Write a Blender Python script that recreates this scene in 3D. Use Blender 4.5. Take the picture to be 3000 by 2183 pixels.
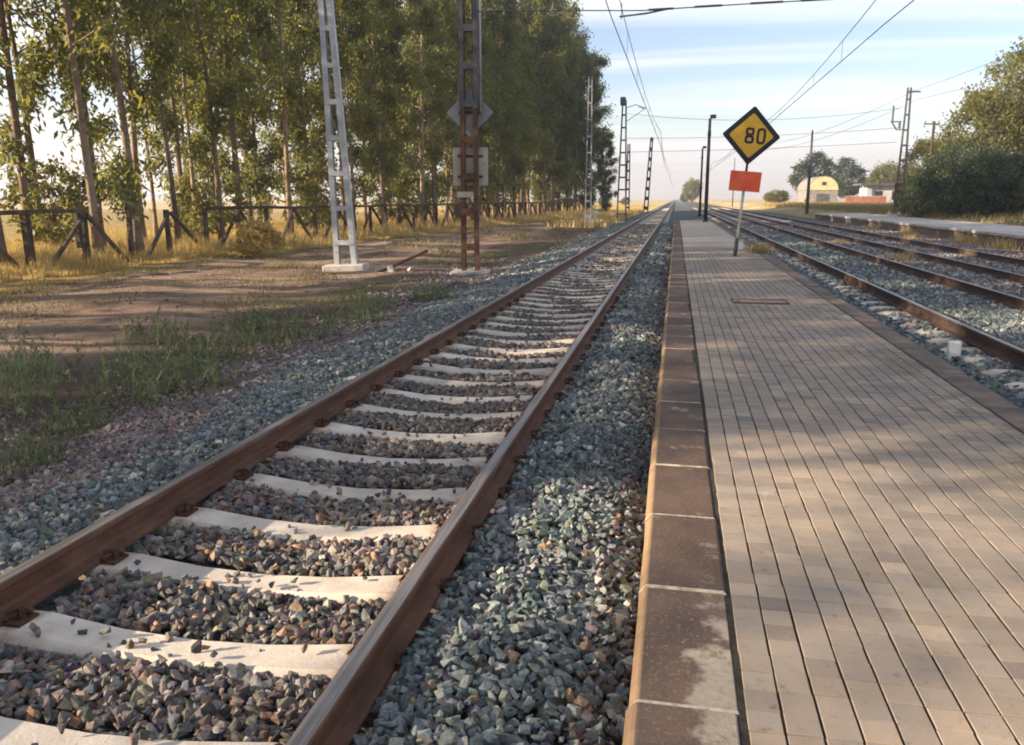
import bpy, bmesh, math, random
import numpy as np
from mathutils import Vector, Matrix

R = math.radians
for o in list(bpy.data.objects):
    bpy.data.objects.remove(o)
S = bpy.context.scene
COL = S.collection
rng = np.random.default_rng(7)
random.seed(7)

# ------------------------------------------------------------------ camera, sky, sun, exposure
CZ = 1.72
cam_d = bpy.data.cameras.new("camera")
cam = bpy.data.objects.new("camera", cam_d)
COL.objects.link(cam)
cam.location = (0, 0, CZ)
cam.rotation_euler = (R(90 - 11.762), 0, R(10.915))
cam_d.sensor_fit = 'HORIZONTAL'
cam_d.sensor_width = 36
cam_d.lens = 29.364
cam_d.clip_start = 0.05
cam_d.clip_end = 8000
S.camera = cam

SUN_EL, SUN_AZ = 18.0, 203.0      # azimuth of the sun seen from above, measured counter-clockwise from +X
sdir = Vector((math.cos(R(SUN_EL)) * math.cos(R(SUN_AZ)), math.cos(R(SUN_EL)) * math.sin(R(SUN_AZ)), math.sin(R(SUN_EL))))

world = bpy.data.worlds.new("World")
S.world = world
world.use_nodes = True
nt = world.node_tree
nt.nodes.clear()
wout = nt.nodes.new("ShaderNodeOutputWorld")
bg = nt.nodes.new("ShaderNodeBackground")
sky = nt.nodes.new("ShaderNodeTexSky")
sky.sky_type = 'NISHITA'
sky.sun_disc = False
sky.sun_elevation = R(SUN_EL)
sky.sun_rotation = R(90 - SUN_AZ)
sky.air_density = 1.0
sky.dust_density = 0.8
sky.ozone_density = 1.0
sky.altitude = 50
bg.inputs[1].default_value = 0.13
tc = nt.nodes.new("ShaderNodeTexCoord")
sep = nt.nodes.new("ShaderNodeSeparateXYZ")
nt.links.new(tc.outputs['Generated'], sep.inputs[0])


def wmath(op, a, b=None, clamp=False):
    n = nt.nodes.new("ShaderNodeMath")
    n.operation = op
    n.use_clamp = clamp
    for i, s in enumerate((a, b)):
        if s is None:
            continue
        if isinstance(s, (int, float)):
            n.inputs[i].default_value = s
        else:
            nt.links.new(s, n.inputs[i])
    return n.outputs[0]


# thin cirrus on a high flat layer: the view direction divided by its height
zc = wmath('ADD', wmath('MAXIMUM', sep.outputs[2], 0.0), 0.06)
cx = wmath('DIVIDE', sep.outputs[0], zc)
cy = wmath('DIVIDE', sep.outputs[1], zc)
comb = nt.nodes.new("ShaderNodeCombineXYZ")
nt.links.new(cx, comb.inputs[0])
nt.links.new(cy, comb.inputs[1])
mp = nt.nodes.new("ShaderNodeMapping")
mp.inputs['Rotation'].default_value = (0, 0, R(-38))
mp.inputs['Scale'].default_value = (0.16, 0.80, 1)
mp.inputs['Location'].default_value = (1.35, 0.2, 0)
nt.links.new(comb.outputs[0], mp.inputs[0])
cn = nt.nodes.new("ShaderNodeTexNoise")
cn.inputs['Scale'].default_value = 1.0
cn.inputs['Detail'].default_value = 6
cn.inputs['Roughness'].default_value = 0.5
cn.inputs['Distortion'].default_value = 0.9
nt.links.new(mp.outputs[0], cn.inputs['Vector'])
cr = nt.nodes.new("ShaderNodeMapRange")
cr.inputs[1].default_value = 0.40
cr.inputs[2].default_value = 0.64
cr.inputs[3].default_value = 0.0
cr.inputs[4].default_value = 0.85
cr.interpolation_type = 'SMOOTHSTEP'
nt.links.new(cn.outputs['Fac'], cr.inputs[0])
cmix = nt.nodes.new("ShaderNodeMix")
cmix.data_type = 'RGBA'
nt.links.new(cr.outputs[0], cmix.inputs[0])
stint = nt.nodes.new("ShaderNodeMix")
stint.data_type = 'RGBA'
stint.blend_type = 'MULTIPLY'
stint.inputs[0].default_value = 1.0
nt.links.new(sky.outputs[0], stint.inputs[6])
stint.inputs[7].default_value = (0.62, 0.60, 0.66, 1)
nt.links.new(stint.outputs[2], cmix.inputs[6])
cmix.inputs[7].default_value = (3.5, 3.5, 3.5, 1)
veil = nt.nodes.new("ShaderNodeMapRange")
veil.interpolation_type = 'SMOOTHSTEP'
veil.inputs[1].default_value = 0.0
veil.inputs[2].default_value = 0.10
veil.inputs[3].default_value = 0.85
veil.inputs[4].default_value = 0.0
nt.links.new(sep.outputs[2], veil.inputs[0])
vmix = nt.nodes.new("ShaderNodeMix")
vmix.data_type = 'RGBA'
nt.links.new(veil.outputs[0], vmix.inputs[0])
nt.links.new(cmix.outputs[2], vmix.inputs[6])
vmix.inputs[7].default_value = (2.48, 2.38, 2.58, 1)
nt.links.new(vmix.outputs[2], bg.inputs[0])
nt.links.new(bg.outputs[0], wout.inputs[0])

sun_d = bpy.data.lights.new("sun", 'SUN')
sun_d.energy = 5.0
sun_d.angle = R(0.55)
sun_d.color = (1.0, 0.82, 0.60)
sun = bpy.data.objects.new("sun", sun_d)
COL.objects.link(sun)
sun.rotation_euler = (-sdir).to_track_quat('-Z', 'Y').to_euler()
sun.location = sdir * 100

S.render.engine = 'CYCLES'
S.cycles.max_bounces = 6
S.cycles.diffuse_bounces = 3
S.cycles.transmission_bounces = 3
S.cycles.filter_width = 1.9
S.view_settings.view_transform = 'Standard'
S.view_settings.look = 'None'
S.view_settings.gamma = 1
S.view_settings.use_curve_mapping = False
S.view_settings.exposure = 1.5

# ------------------------------------------------------------------ helpers: objects


def tag(o, label=None, cat=None, group=None, kind=None):
    if label: o["label"] = label
    if cat: o["category"] = cat
    if group: o["group"] = group
    if kind: o["kind"] = kind
    return o


def link(name, me, parent=None, mat=None, loc=None, rot=None, scale=None):
    o = bpy.data.objects.new(name, me)
    COL.objects.link(o)
    if mat is not None and me is not None:
        if not me.materials:
            me.materials.append(mat)
    if parent is not None:
        o.parent = parent
    if loc is not None: o.location = loc
    if rot is not None: o.rotation_euler = rot
    if scale is not None: o.scale = scale
    return o


def empty(name, loc=(0, 0, 0), rz=0):
    o = bpy.data.objects.new(name, None)
    o.empty_display_size = 0.2
    COL.objects.link(o)
    o.location = loc
    o.rotation_euler = (0, 0, rz)
    return o


class MB:
    """collects vertices and faces of one mesh"""

    def __init__(s):
        s.v, s.f = [], []

    def box(s, x0, x1, y0, y1, z0, z1, M=None):
        n = len(s.v)
        pts = [(x0, y0, z0), (x1, y0, z0), (x1, y1, z0), (x0, y1, z0), (x0, y0, z1), (x1, y0, z1), (x1, y1, z1), (x0, y1, z1)]
        if M is not None: pts = [tuple(M @ Vector(p)) for p in pts]
        s.v += pts
        s.f += [tuple(n + i for i in q) for q in ((0, 3, 2, 1), (4, 5, 6, 7), (0, 1, 5, 4), (1, 2, 6, 5), (2, 3, 7, 6), (3, 0, 4, 7))]
        return s

    def bar(s, a, b, w, h, up=(0, 0, 1)):
        a, b = Vector(a), Vector(b)
        d = (b - a)
        L = d.length
        z = d.normalized()
        x = z.cross(Vector(up))
        if x.length < 1e-4: x = Vector((1, 0, 0))
        x.normalize()
        y = z.cross(x)
        M = Matrix((x, y, z)).transposed().to_4x4()
        M.translation = a
        return s.box(-w / 2, w / 2, -h / 2, h / 2, 0, L, M)

    def tube(s, pts, rads, n=8, cap=True):
        pts = [Vector(p) for p in pts]
        if not hasattr(rads, '__len__'): rads = [rads] * len(pts)
        base = len(s.v)
        ref = Vector((0.31, 0.77, 0.11)).normalized()
        for i, p in enumerate(pts):
            t = (pts[min(i + 1, len(pts) - 1)] - pts[max(i - 1, 0)]).normalized()
            x = t.cross(ref)
            if x.length < 1e-3: x = t.cross(Vector((1, 0, 0)))
            x.normalize()
            y = t.cross(x)
            for k in range(n):
                a = 2 * math.pi * k / n
                s.v.append(tuple(p + rads[i] * (math.cos(a) * x + math.sin(a) * y)))
        for i in range(len(pts) - 1):
            for k in range(n):
                k2 = (k + 1) % n
                s.f.append((base + i * n + k, base + i * n + k2, base + (i + 1) * n + k2, base + (i + 1) * n + k))
        if cap:
            s.f.append(tuple(base + k for k in range(n))[::-1])
            s.f.append(tuple(base + (len(pts) - 1) * n + k for k in range(n)))
        return s

    def extrude(s, prof, y0, y1, cap=True):
        """profile in x-z, swept along y"""
        n = len(s.v)
        m = len(prof)
        s.v += [(x, y0, z) for x, z in prof] + [(x, y1, z) for x, z in prof]
        for k in range(m):
            k2 = (k + 1) % m
            s.f.append((n + k, n + k2, n + m + k2, n + m + k))
        if cap:
            s.f.append(tuple(n + k for k in range(m))[::-1])
            s.f.append(tuple(n + m + k for k in range(m)))
        return s

    def mesh(s, name, mat=None, smooth=False, bevel=0.0):
        me = bpy.data.meshes.new(name)
        me.from_pydata(s.v, [], s.f)
        bm = bmesh.new()
        bm.from_mesh(me)
        bmesh.ops.recalc_face_normals(bm, faces=bm.faces)
        if bevel > 0:
            bmesh.ops.bevel(bm, geom=list(bm.edges), offset=bevel, segments=1, affect='EDGES', profile=0.5)
        bm.to_mesh(me)
        bm.free()
        if mat: me.materials.append(mat)
        if smooth:
            me.polygons.foreach_set('use_smooth', [True] * len(me.polygons))
        return me

    def build(s, name, mat, parent=None, smooth=False, bevel=0.0, loc=None):
        return link(name, s.mesh(name, mat, smooth, bevel), parent, loc=loc)


def np_mesh(name, V, F, mat=None, col=None, smooth=False):
    """V (n,3), F (m,k) with one k, fast"""
    me = bpy.data.meshes.new(name)
    V = np.ascontiguousarray(V, dtype=np.float32)
    F = np.ascontiguousarray(F, dtype=np.int32)
    k = F.shape[1]
    me.vertices.add(len(V))
    me.vertices.foreach_set('co', V.ravel())
    me.loops.add(F.size)
    me.loops.foreach_set('vertex_index', F.ravel())
    me.polygons.add(len(F))
    me.polygons.foreach_set('loop_start', np.arange(0, F.size, k, dtype=np.int32))
    me.polygons.foreach_set('loop_total', np.full(len(F), k, dtype=np.int32))
    me.polygons.foreach_set('use_smooth', np.full(len(F), bool(smooth)))
    me.update(calc_edges=True)
    if col is not None:
        a = me.color_attributes.new('col', 'FLOAT_COLOR', 'POINT')
        c4 = np.ones((len(V), 4), dtype=np.float32)
        c4[:, :3] = col
        a.data.foreach_set('color', c4.ravel())
    if mat: me.materials.append(mat)
    return me


# ------------------------------------------------------------------ helpers: materials
class NT:
    def __init__(s, name):
        s.m = bpy.data.materials.new(name)
        s.m.use_nodes = True
        s.t = s.m.node_tree
        s.t.nodes.clear()
        s.out = s.n('ShaderNodeOutputMaterial')

    def n(s, typ, **kw):
        x = s.t.nodes.new(typ)
        for k, v in kw.items(): setattr(x, k, v)
        return x

    def l(s, a, b):
        s.t.links.new(a, b)

    def set(s, sock, v):
        if hasattr(v, 'is_linked') or hasattr(v, 'links'):
            s.l(v, sock)
        else:
            sock.default_value = (*v, 1) if isinstance(v, tuple) and len(v) == 3 and sock.type == 'RGBA' else v

    def mix(s, f, a, b, mode='MIX'):
        x = s.n('ShaderNodeMix', data_type='RGBA', blend_type=mode)
        s.set(x.inputs[0], f); s.set(x.inputs[6], a); s.set(x.inputs[7], b)
        return x.outputs[2]

    def math(s, op, a, b=0.0, clamp=False):
        x = s.n('ShaderNodeMath', operation=op, use_clamp=clamp)
        s.set(x.inputs[0], a); s.set(x.inputs[1], b)
        return x.outputs[0]

    def noise(s, vec, scale, detail=4, rough=0.55, dist=0.0):
        x = s.n('ShaderNodeTexNoise')
        s.l(vec, x.inputs['Vector'])
        x.inputs['Scale'].default_value = scale
        x.inputs['Detail'].default_value = detail
        x.inputs['Roughness'].default_value = rough
        x.inputs['Distortion'].default_value = dist
        return x.outputs['Fac']

    def ramp(s, f, stops):
        x = s.n('ShaderNodeValToRGB')
        cr = x.color_ramp
        while len(cr.elements) < len(stops): cr.elements.new(0.5)
        for e, (p, c) in zip(cr.elements, stops):
            e.position = p
            e.color = (*c, 1) if len(c) == 3 else c
        s.l(f, x.inputs[0])
        return x.outputs[0]

    def rng(s, f, a, b, c=0.0, d=1.0, smooth=True):
        x = s.n('ShaderNodeMapRange')
        if smooth: x.interpolation_type = 'SMOOTHSTEP'
        s.l(f, x.inputs[0])
        for i, v in enumerate((a, b, c, d)): x.inputs[i + 1].default_value = v
        return x.outputs[0]

    def scale(s, vec, sc):
        x = s.n('ShaderNodeMapping')
        s.l(vec, x.inputs[0])
        x.inputs['Scale'].default_value = sc
        return x.outputs[0]

    def pos(s):
        return s.n('ShaderNodeNewGeometry').outputs['Position']

    def obj(s):
        return s.n('ShaderNodeTexCoord').outputs['Object']

    def objrand(s):
        return s.n('ShaderNodeObjectInfo').outputs['Random']

    def island(s):
        return s.n('ShaderNodeNewGeometry').outputs['Random Per Island']

    def bump(s, h, strength=0.3, dist=0.02):
        x = s.n('ShaderNodeBump')
        x.inputs['Strength'].default_value = strength
        x.inputs['Distance'].default_value = dist
        s.l(h, x.inputs['Height'])
        return x.outputs[0]

    def done(s, col, rough=0.8, bump=None, metal=0.0, spec=0.3):
        p = s.n('ShaderNodeBsdfPrincipled')
        s.set(p.inputs['Base Color'], col)
        s.set(p.inputs['Roughness'], rough)
        s.set(p.inputs['Metallic'], metal)
        p.inputs['Specular IOR Level'].default_value = spec
        if bump is not None: s.l(bump, p.inputs['Normal'])
        s.l(p.outputs[0], s.out.inputs[0])
        return s.m


def m_mottle(name, c1, c2, scale=6, c3=None, rough=0.85, bump=0.25, bscale=40, metal=0.0, spec=0.25, per_obj=0.0, world=True):
    t = NT(name)
    v = t.pos() if world else t.obj()
    f = t.rng(t.noise(v, scale, 6, 0.6), 0.32, 0.68)
    c = t.mix(f, c1, c2)
    if c3:
        c = t.mix(t.rng(t.noise(v, scale * 3.3, 5, 0.65), 0.55, 0.72), c, c3)
    if per_obj:
        k = t.n('ShaderNodeMapRange')
        t.l(t.objrand(), k.inputs[0])
        k.inputs[3].default_value = 1 - per_obj
        k.inputs[4].default_value = 1 + per_obj
        c = t.mix(1.0, c, k.outputs[0], 'MULTIPLY')
    return t.done(c, rough, t.bump(t.noise(v, bscale, 4), bump, 0.01), metal, spec)


M = {}
# stones: the colour of each stone is its own (attribute), with fine mottling
t = NT('ballast_stone')
a = t.n('ShaderNodeAttribute', attribute_name='col').outputs['Color']
v = t.pos()
c = t.mix(t.rng(t.noise(v, 55, 4, 0.65), 0.3, 0.75), t.mix(1.0, a, (0.62, 0.62, 0.64), 'MULTIPLY'), t.mix(1.0, a, (1.3, 1.28, 1.24), 'MULTIPLY'))
c = t.mix(1.0, c, (1.10, 1.09, 1.06), 'MULTIPLY')
M['stone'] = t.done(c, 0.78, t.bump(t.noise(v, 120, 3), 0.35, 0.006), spec=0.3)
# soil under the ballast
M['bed'] = m_mottle('ballast_bed', (0.035, 0.036, 0.038), (0.075, 0.07, 0.066), 9, rough=0.95, bump=0.8, bscale=25)

# rail steel: rusty web and foot, worn shiny head
def m_rail(name, c1, c2, c3):
    t = NT(name)
    v = t.pos()
    sx = t.n('ShaderNodeSeparateXYZ')
    t.l(t.obj(), sx.inputs[0])
    rust = t.mix(t.rng(t.noise(t.scale(v, (1, 0.25, 1)), 14, 6, 0.65), 0.3, 0.7), c1, c2)
    rust = t.mix(t.rng(t.noise(v, 60, 4), 0.55, 0.75), rust, c3)
    rust = t.mix(t.math('MULTIPLY', t.rng(t.noise(t.scale(v, (1, 0.6, 1)), 2.2, 6, 0.7), 0.52, 0.7), 0.6), rust, (0.20, 0.125, 0.085))
    head = t.rng(sx.outputs[2], 0.1560, 0.1590)
    worn = t.mix(t.rng(t.noise(t.scale(v, (4, 0.12, 1)), 9, 5), 0.3, 0.7), (0.15, 0.125, 0.11), (0.34, 0.315, 0.30))
    ro = t.math('SUBTRACT', 0.78, t.math('MULTIPLY', head, 0.36))
    return t.done(t.mix(head, rust, worn), ro, t.bump(t.noise(v, 90, 4), 0.25, 0.004), t.math('MULTIPLY', head, 0.6), 0.35)


M['rail'] = m_rail('rail_steel', (0.075, 0.035, 0.022), (0.145, 0.065, 0.036), (0.045, 0.025, 0.020))
M['rail_dark'] = m_rail('shaded_rail_steel', (0.036, 0.024, 0.021), (0.078, 0.044, 0.034), (0.11, 0.055, 0.038))  # darker copy for the right-hand tracks, their shade put into the colour
M['clip'] = m_mottle('fastening_steel', (0.05, 0.028, 0.02), (0.12, 0.06, 0.035), 30, rough=0.7, metal=0.3)

t = NT('sleeper_concrete')
v = t.pos()
c = t.mix(t.rng(t.noise(v, 5, 6, 0.6), 0.3, 0.7), (0.50, 0.435, 0.36), (0.65, 0.575, 0.485))
c = t.mix(t.rng(t.noise(v, 38, 5, 0.7), 0.60, 0.78), c, (0.32, 0.26, 0.20))
c = t.mix(t.math('MULTIPLY', t.rng(t.noise(v, 1.7, 6, 0.7), 0.5, 0.7), 0.45), c, (0.30, 0.235, 0.18))
sxo = t.n('ShaderNodeSeparateXYZ')
t.l(t.obj(), sxo.inputs[0])
seat = t.rng(t.math('ABSOLUTE', t.math('SUBTRACT', t.math('ABSOLUTE', sxo.outputs[0], 0.0), 0.846), 0.0), 0.08, 0.30, 1.0, 0.0)
c = t.mix(t.math('MULTIPLY', t.math('MULTIPLY', seat, t.rng(t.noise(v, 9, 6, 0.7), 0.35, 0.65)), 0.75), c, (0.22, 0.12, 0.07))
flank = t.rng(t.math('ABSOLUTE', sxo.outputs[1], 0.0), 0.085, 0.12)
c = t.mix(t.math('MULTIPLY', t.math('MULTIPLY', flank, t.noise(v, 14, 6, 0.7)), 0.9), c, (0.25, 0.205, 0.165))
k = t.rng(t.objrand(), 0, 1, 0.86, 1.08, False)
c = t.mix(1.0, c, k, 'MULTIPLY')
M['sleeper'] = t.done(c, 0.9, t.bump(t.noise(v, 70, 5), 0.35, 0.008), spec=0.2)

# pavers: each its own tint
t = NT('paver_clay')
v = t.pos()
a = t.n('ShaderNodeAttribute', attribute_name='col').outputs['Color']
c = t.mix(t.rng(t.noise(v, 2.2, 6, 0.6, 0.4), 0.35, 0.68), t.mix(1.0, a, (0.80, 0.81, 0.84), 'MULTIPLY'), t.mix(1.0, a, (1.10, 1.06, 1.0), 'MULTIPLY'))
c = t.mix(t.rng(t.noise(v, 26, 5, 0.65), 0.56, 0.78), c, t.mix(1.0, a, (0.55, 0.52, 0.50), 'MULTIPLY'))
px = t.n('ShaderNodeSeparateXYZ')
t.l(v, px.inputs[0])
c = t.mix(t.math('MULTIPLY', t.rng(t.noise(v, 0.75, 7, 0.68, 0.6), 0.50, 0.70), 0.5), c, (0.16, 0.142, 0.125))
c = t.mix(t.math('MULTIPLY', t.rng(t.noise(t.scale(v, (1, 0.7, 1)), 3.1, 7, 0.7, 0.8), 0.60, 0.74), 0.4), c, (0.50, 0.45, 0.39))
moss = t.math('MULTIPLY', t.rng(t.noise(v, 1.7, 7, 0.7), 0.45, 0.62), t.rng(px.outputs[0], 1.25, 2.3))
c = t.mix(t.math('MULTIPLY', moss, 0.75), c, (0.10, 0.10, 0.055))
M['paver'] = t.done(c, 0.85, t.bump(t.noise(v, 130, 4), 0.25, 0.004), spec=0.25)
M['mortar'] = m_mottle('joint_dirt', (0.022, 0.019, 0.016), (0.055, 0.046, 0.036), 12, rough=0.95, bump=0.5)

t = NT('kerb_stone')
v = t.pos()
ob = t.n('ShaderNodeTexCoord').outputs['Object']
so = t.n('ShaderNodeSeparateXYZ')
t.l(v, so.inputs[0])
c = t.mix(t.rng(t.noise(v, 3, 6, 0.6), 0.3, 0.7), (0.085, 0.058, 0.045), (0.16, 0.105, 0.075))
c = t.mix(t.rng(t.noise(v, 70, 5, 0.7), 0.52, 0.72), c, (0.24, 0.185, 0.145))
# worn, pale patches where the coloured skin has gone: near the paving and at a few spots
wear = t.math('ADD', t.noise(v, 5.5, 7, 0.65), t.math('MULTIPLY', t.rng(so.outputs[0], 0.02, 0.26), 0.09))
wy = t.rng(t.math('ABSOLUTE', t.math('SUBTRACT', so.outputs[1], 2.0), 0.0), 0.35, 1.0, 0.17, 0.0)
wear = t.math('ADD', wear, t.math('MULTIPLY', wy, t.rng(so.outputs[0], 0.02, 0.17)))
c = t.mix(t.rng(wear, 0.62, 0.76), c, t.mix(t.noise(v, 40, 4), (0.24, 0.19, 0.14), (0.44, 0.37, 0.28)))
nrm = t.n('ShaderNodeNewGeometry').outputs['Normal']
ns = t.n('ShaderNodeSeparateXYZ')
t.l(nrm, ns.inputs[0])
edge = t.rng(so.outputs[0], -0.045, -0.062)          # golden tan arris and face towards the track
c = t.mix(t.math('MULTIPLY', edge, 0.8), c, t.mix(t.noise(v, 12, 5, 0.6), (0.20, 0.13, 0.08), (0.46, 0.31, 0.17)))
k = t.rng(t.objrand(), 0, 1, 0.8, 1.15, False)
c = t.mix(1.0, c, k, 'MULTIPLY')
M['kerb'] = t.done(c, 0.88, t.bump(t.noise(v, 110, 4), 0.4, 0.006), spec=0.25)
M['kerb_joint'] = m_mottle('kerb_mortar', (0.30, 0.24, 0.18), (0.58, 0.50, 0.40), 22, rough=0.95)
M['edging'] = m_mottle('edge_concrete', (0.11, 0.085, 0.07), (0.20, 0.15, 0.12), 4, (0.09, 0.09, 0.05), rough=0.92, bump=0.4)
M['concrete'] = m_mottle('pale_concrete', (0.34, 0.32, 0.29), (0.50, 0.47, 0.43), 3, (0.24, 0.21, 0.18), rough=0.9, bump=0.4)
M['concrete_dark'] = m_mottle('old_concrete', (0.18, 0.16, 0.145), (0.30, 0.27, 0.245), 2, (0.12, 0.11, 0.09), rough=0.92, bump=0.4)
M['galv'] = m_mottle('galvanised_steel', (0.36, 0.37, 0.39), (0.50, 0.51, 0.53), 2.5, (0.27, 0.25, 0.23), rough=0.55, bump=0.1, metal=0.35, spec=0.5)
M['rusty'] = m_mottle('rusty_steel', (0.075, 0.038, 0.027), (0.15, 0.075, 0.048), 3, (0.05, 0.035, 0.032), rough=0.8, bump=0.3)
M['greysteel'] = m_mottle('dark_grey_steel', (0.07, 0.072, 0.08), (0.13, 0.128, 0.13), 3, (0.10, 0.06, 0.045), rough=0.7, bump=0.2)
M['dark'] = m_mottle('dark_paint', (0.022, 0.024, 0.03), (0.045, 0.045, 0.052), 6, rough=0.5, bump=0.1)
M['wire'] = m_mottle('wire_metal', (0.10, 0.105, 0.115), (0.16, 0.165, 0.175), 6, rough=0.5, bump=0.0, metal=0.3)
M['insul'] = m_mottle('insulator_glass', (0.05, 0.06, 0.07), (0.09, 0.10, 0.11), 9, rough=0.25, bump=0.0, spec=0.6)
M['plate_back'] = m_mottle('bare_sign_back', (0.20, 0.205, 0.22), (0.30, 0.30, 0.31), 2.2, (0.16, 0.13, 0.11), rough=0.5, metal=0.3, bump=0.1)
M['plate_cream'] = m_mottle('faded_cream_plate', (0.36, 0.33, 0.27), (0.50, 0.45, 0.36), 2, (0.27, 0.20, 0.14), rough=0.6, bump=0.1)
M['sign_yellow'] = m_mottle('sign_yellow', (0.72, 0.41, 0.025), (0.82, 0.48, 0.04), 3, (0.62, 0.34, 0.025), rough=0.45, bump=0.05, spec=0.4)
M['sign_black'] = m_mottle('sign_black', (0.018, 0.018, 0.022), (0.035, 0.033, 0.04), 5, rough=0.5, bump=0.05)
M['sign_red'] = m_mottle('sign_orange_red', (0.84, 0.105, 0.035), (0.90, 0.15, 0.055), 4, (0.74, 0.075, 0.03), rough=0.5, bump=0.08, spec=0.4)
M['white'] = m_mottle('white_paint', (0.66, 0.65, 0.62), (0.80, 0.79, 0.76), 5, (0.50, 0.46, 0.40), rough=0.6)
M['wood'] = m_mottle('weathered_timber', (0.045, 0.032, 0.024), (0.10, 0.072, 0.052), 5, (0.03, 0.022, 0.018), rough=0.9, bump=0.5, per_obj=0.25)
M['bark'] = m_mottle('eucalyptus_bark', (0.13, 0.085, 0.058), (0.27, 0.20, 0.145), 1.6, (0.085, 0.055, 0.04), rough=0.9, bump=0.5, bscale=14, per_obj=0.3)
M['bark2'] = m_mottle('dark_bark', (0.07, 0.05, 0.035), (0.14, 0.10, 0.075), 2, rough=0.95, bump=0.5, bscale=14)
M['render_yellow'] = m_mottle('ochre_render', (0.52, 0.41, 0.22), (0.62, 0.50, 0.29), 0.8, rough=0.9)
M['render_white'] = m_mottle('white_render', (0.38, 0.385, 0.40), (0.52, 0.51, 0.50), 0.6, rough=0.9)
M['brickred'] = m_mottle('red_brick_far', (0.27, 0.10, 0.065), (0.38, 0.17, 0.11), 0.9, rough=0.9)
M['roof_dark'] = m_mottle('dark_roof', (0.06, 0.062, 0.07), (0.11, 0.11, 0.12), 1.0, rough=0.8)
M['glass_dark'] = m_mottle('dark_opening', (0.02, 0.02, 0.024), (0.035, 0.035, 0.04), 2, rough=0.2, spec=0.5)


def m_leaf(name, cols, trans=0.45, tcol=(0.30, 0.33, 0.05), hue_obj=0.15):
    t = NT(name)
    c = t.ramp(t.island(), [(i / (len(cols) - 1), x) for i, x in enumerate(cols)])
    k = t.rng(t.objrand(), 0, 1, 1 - hue_obj, 1 + hue_obj, False)
    c = t.mix(1.0, c, k, 'MULTIPLY')
    p = t.n('ShaderNodeBsdfPrincipled')
    t.l(c, p.inputs['Base Color'])
    p.inputs['Roughness'].default_value = 0.55
    p.inputs['Specular IOR Level'].default_value = 0.3
    tr = t.n('ShaderNodeBsdfTranslucent')
    t.l(t.mix(0.55, c, tcol), tr.inputs[0])
    mx = t.n('ShaderNodeMixShader')
    mx.inputs[0].default_value = trans
    t.l(p.outputs[0], mx.inputs[1])
    t.l(tr.outputs[0], mx.inputs[2])
    t.l(mx.outputs[0], t.out.inputs[0])
    return t.m


M['leaf_euc'] = m_leaf('eucalyptus_leaf', [(0.026, 0.056, 0.046), (0.042, 0.078, 0.060), (0.056, 0.088, 0.054), (0.110, 0.125, 0.045), (0.042, 0.076, 0.062)], 0.48, (0.56, 0.50, 0.07))
M['leaf_right'] = m_leaf('olive_leaf', [(0.075, 0.095, 0.035), (0.120, 0.130, 0.042), (0.170, 0.160, 0.050), (0.095, 0.110, 0.040)], 0.42, (0.42, 0.36, 0.06))
M['leaf_dark'] = m_leaf('dark_shrub_leaf', [(0.028, 0.045, 0.030), (0.045, 0.065, 0.038), (0.055, 0.075, 0.035)], 0.3, (0.14, 0.18, 0.04))
M['dry_grass'] = m_leaf('dry_grass', [(0.38, 0.26, 0.10), (0.50, 0.36, 0.14), (0.60, 0.46, 0.20), (0.42, 0.31, 0.13), (0.28, 0.24, 0.09)], 0.45, (0.72, 0.52, 0.17))
M['green_weed'] = m_leaf('green_weed', [(0.090, 0.130, 0.060), (0.145, 0.195, 0.095), (0.20, 0.24, 0.13), (0.32, 0.31, 0.20)], 0.42, (0.25, 0.30, 0.05))
M['low_grass'] = m_leaf('low_grass', [(0.065, 0.075, 0.032), (0.12, 0.11, 0.045), (0.20, 0.15, 0.07), (0.28, 0.21, 0.10)], 0.35, (0.30, 0.27, 0.06))

# ------------------------------------------------------------------ the ground
PX = [-4000, -1500, -500, -200, -90, -60, -45, -35, -28, -24, -20, -18, -16, -14, -12, -10, -9, -8, -7, -6, -5.4, -4.9, -4.4, -4.0, -3.6, -3.2, -2.9, -1.9, -0.9, -0.3, 0.6, 2.0, 2.6, 3.4, 5, 7.5, 9, 10.4, 11.2, 11.8, 13, 15.4, 16.2, 18, 20, 24, 30, 40, 60, 100, 200, 500, 1500, 4000]
PZ = {-4.9: -0.27, -4.4: -0.21, -4.0: -0.155, -3.6: -0.115, -3.2: -0.09, -2.9: -0.08, -1.9: -0.10, -0.9: -0.085, -0.3: -0.10, 0.6: -0.10, 2.0: -0.02, 2.6: 0.02, 3.4: 0.035, 5: 0.05, 7.5: 0.04, 9: 0.03, 10.4: 0.01, 11.2: 0.0, 11.8: 0.02, 13: 0.05, 15.4: 0.40, 16.2: 0.52}


def gz_profile(x):
    xs = sorted(PZ)
    if x <= -5.4: return -0.30
    if x >= 18: return 0.6
    return float(np.interp(x, [-5.4] + xs + [18], [-0.30] + [PZ[k] for k in xs] + [0.6]))


def gz(x, y):
    z = gz_profile(x)
    if x < -5:
        z += 0.05 * math.sin(x * 0.9 + y * 0.35) + 0.03 * math.sin(y * 1.1 - x * 0.4)
        z += 0.03 * math.sin(2.3 * x + 1.7 * y)
    return z


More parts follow.
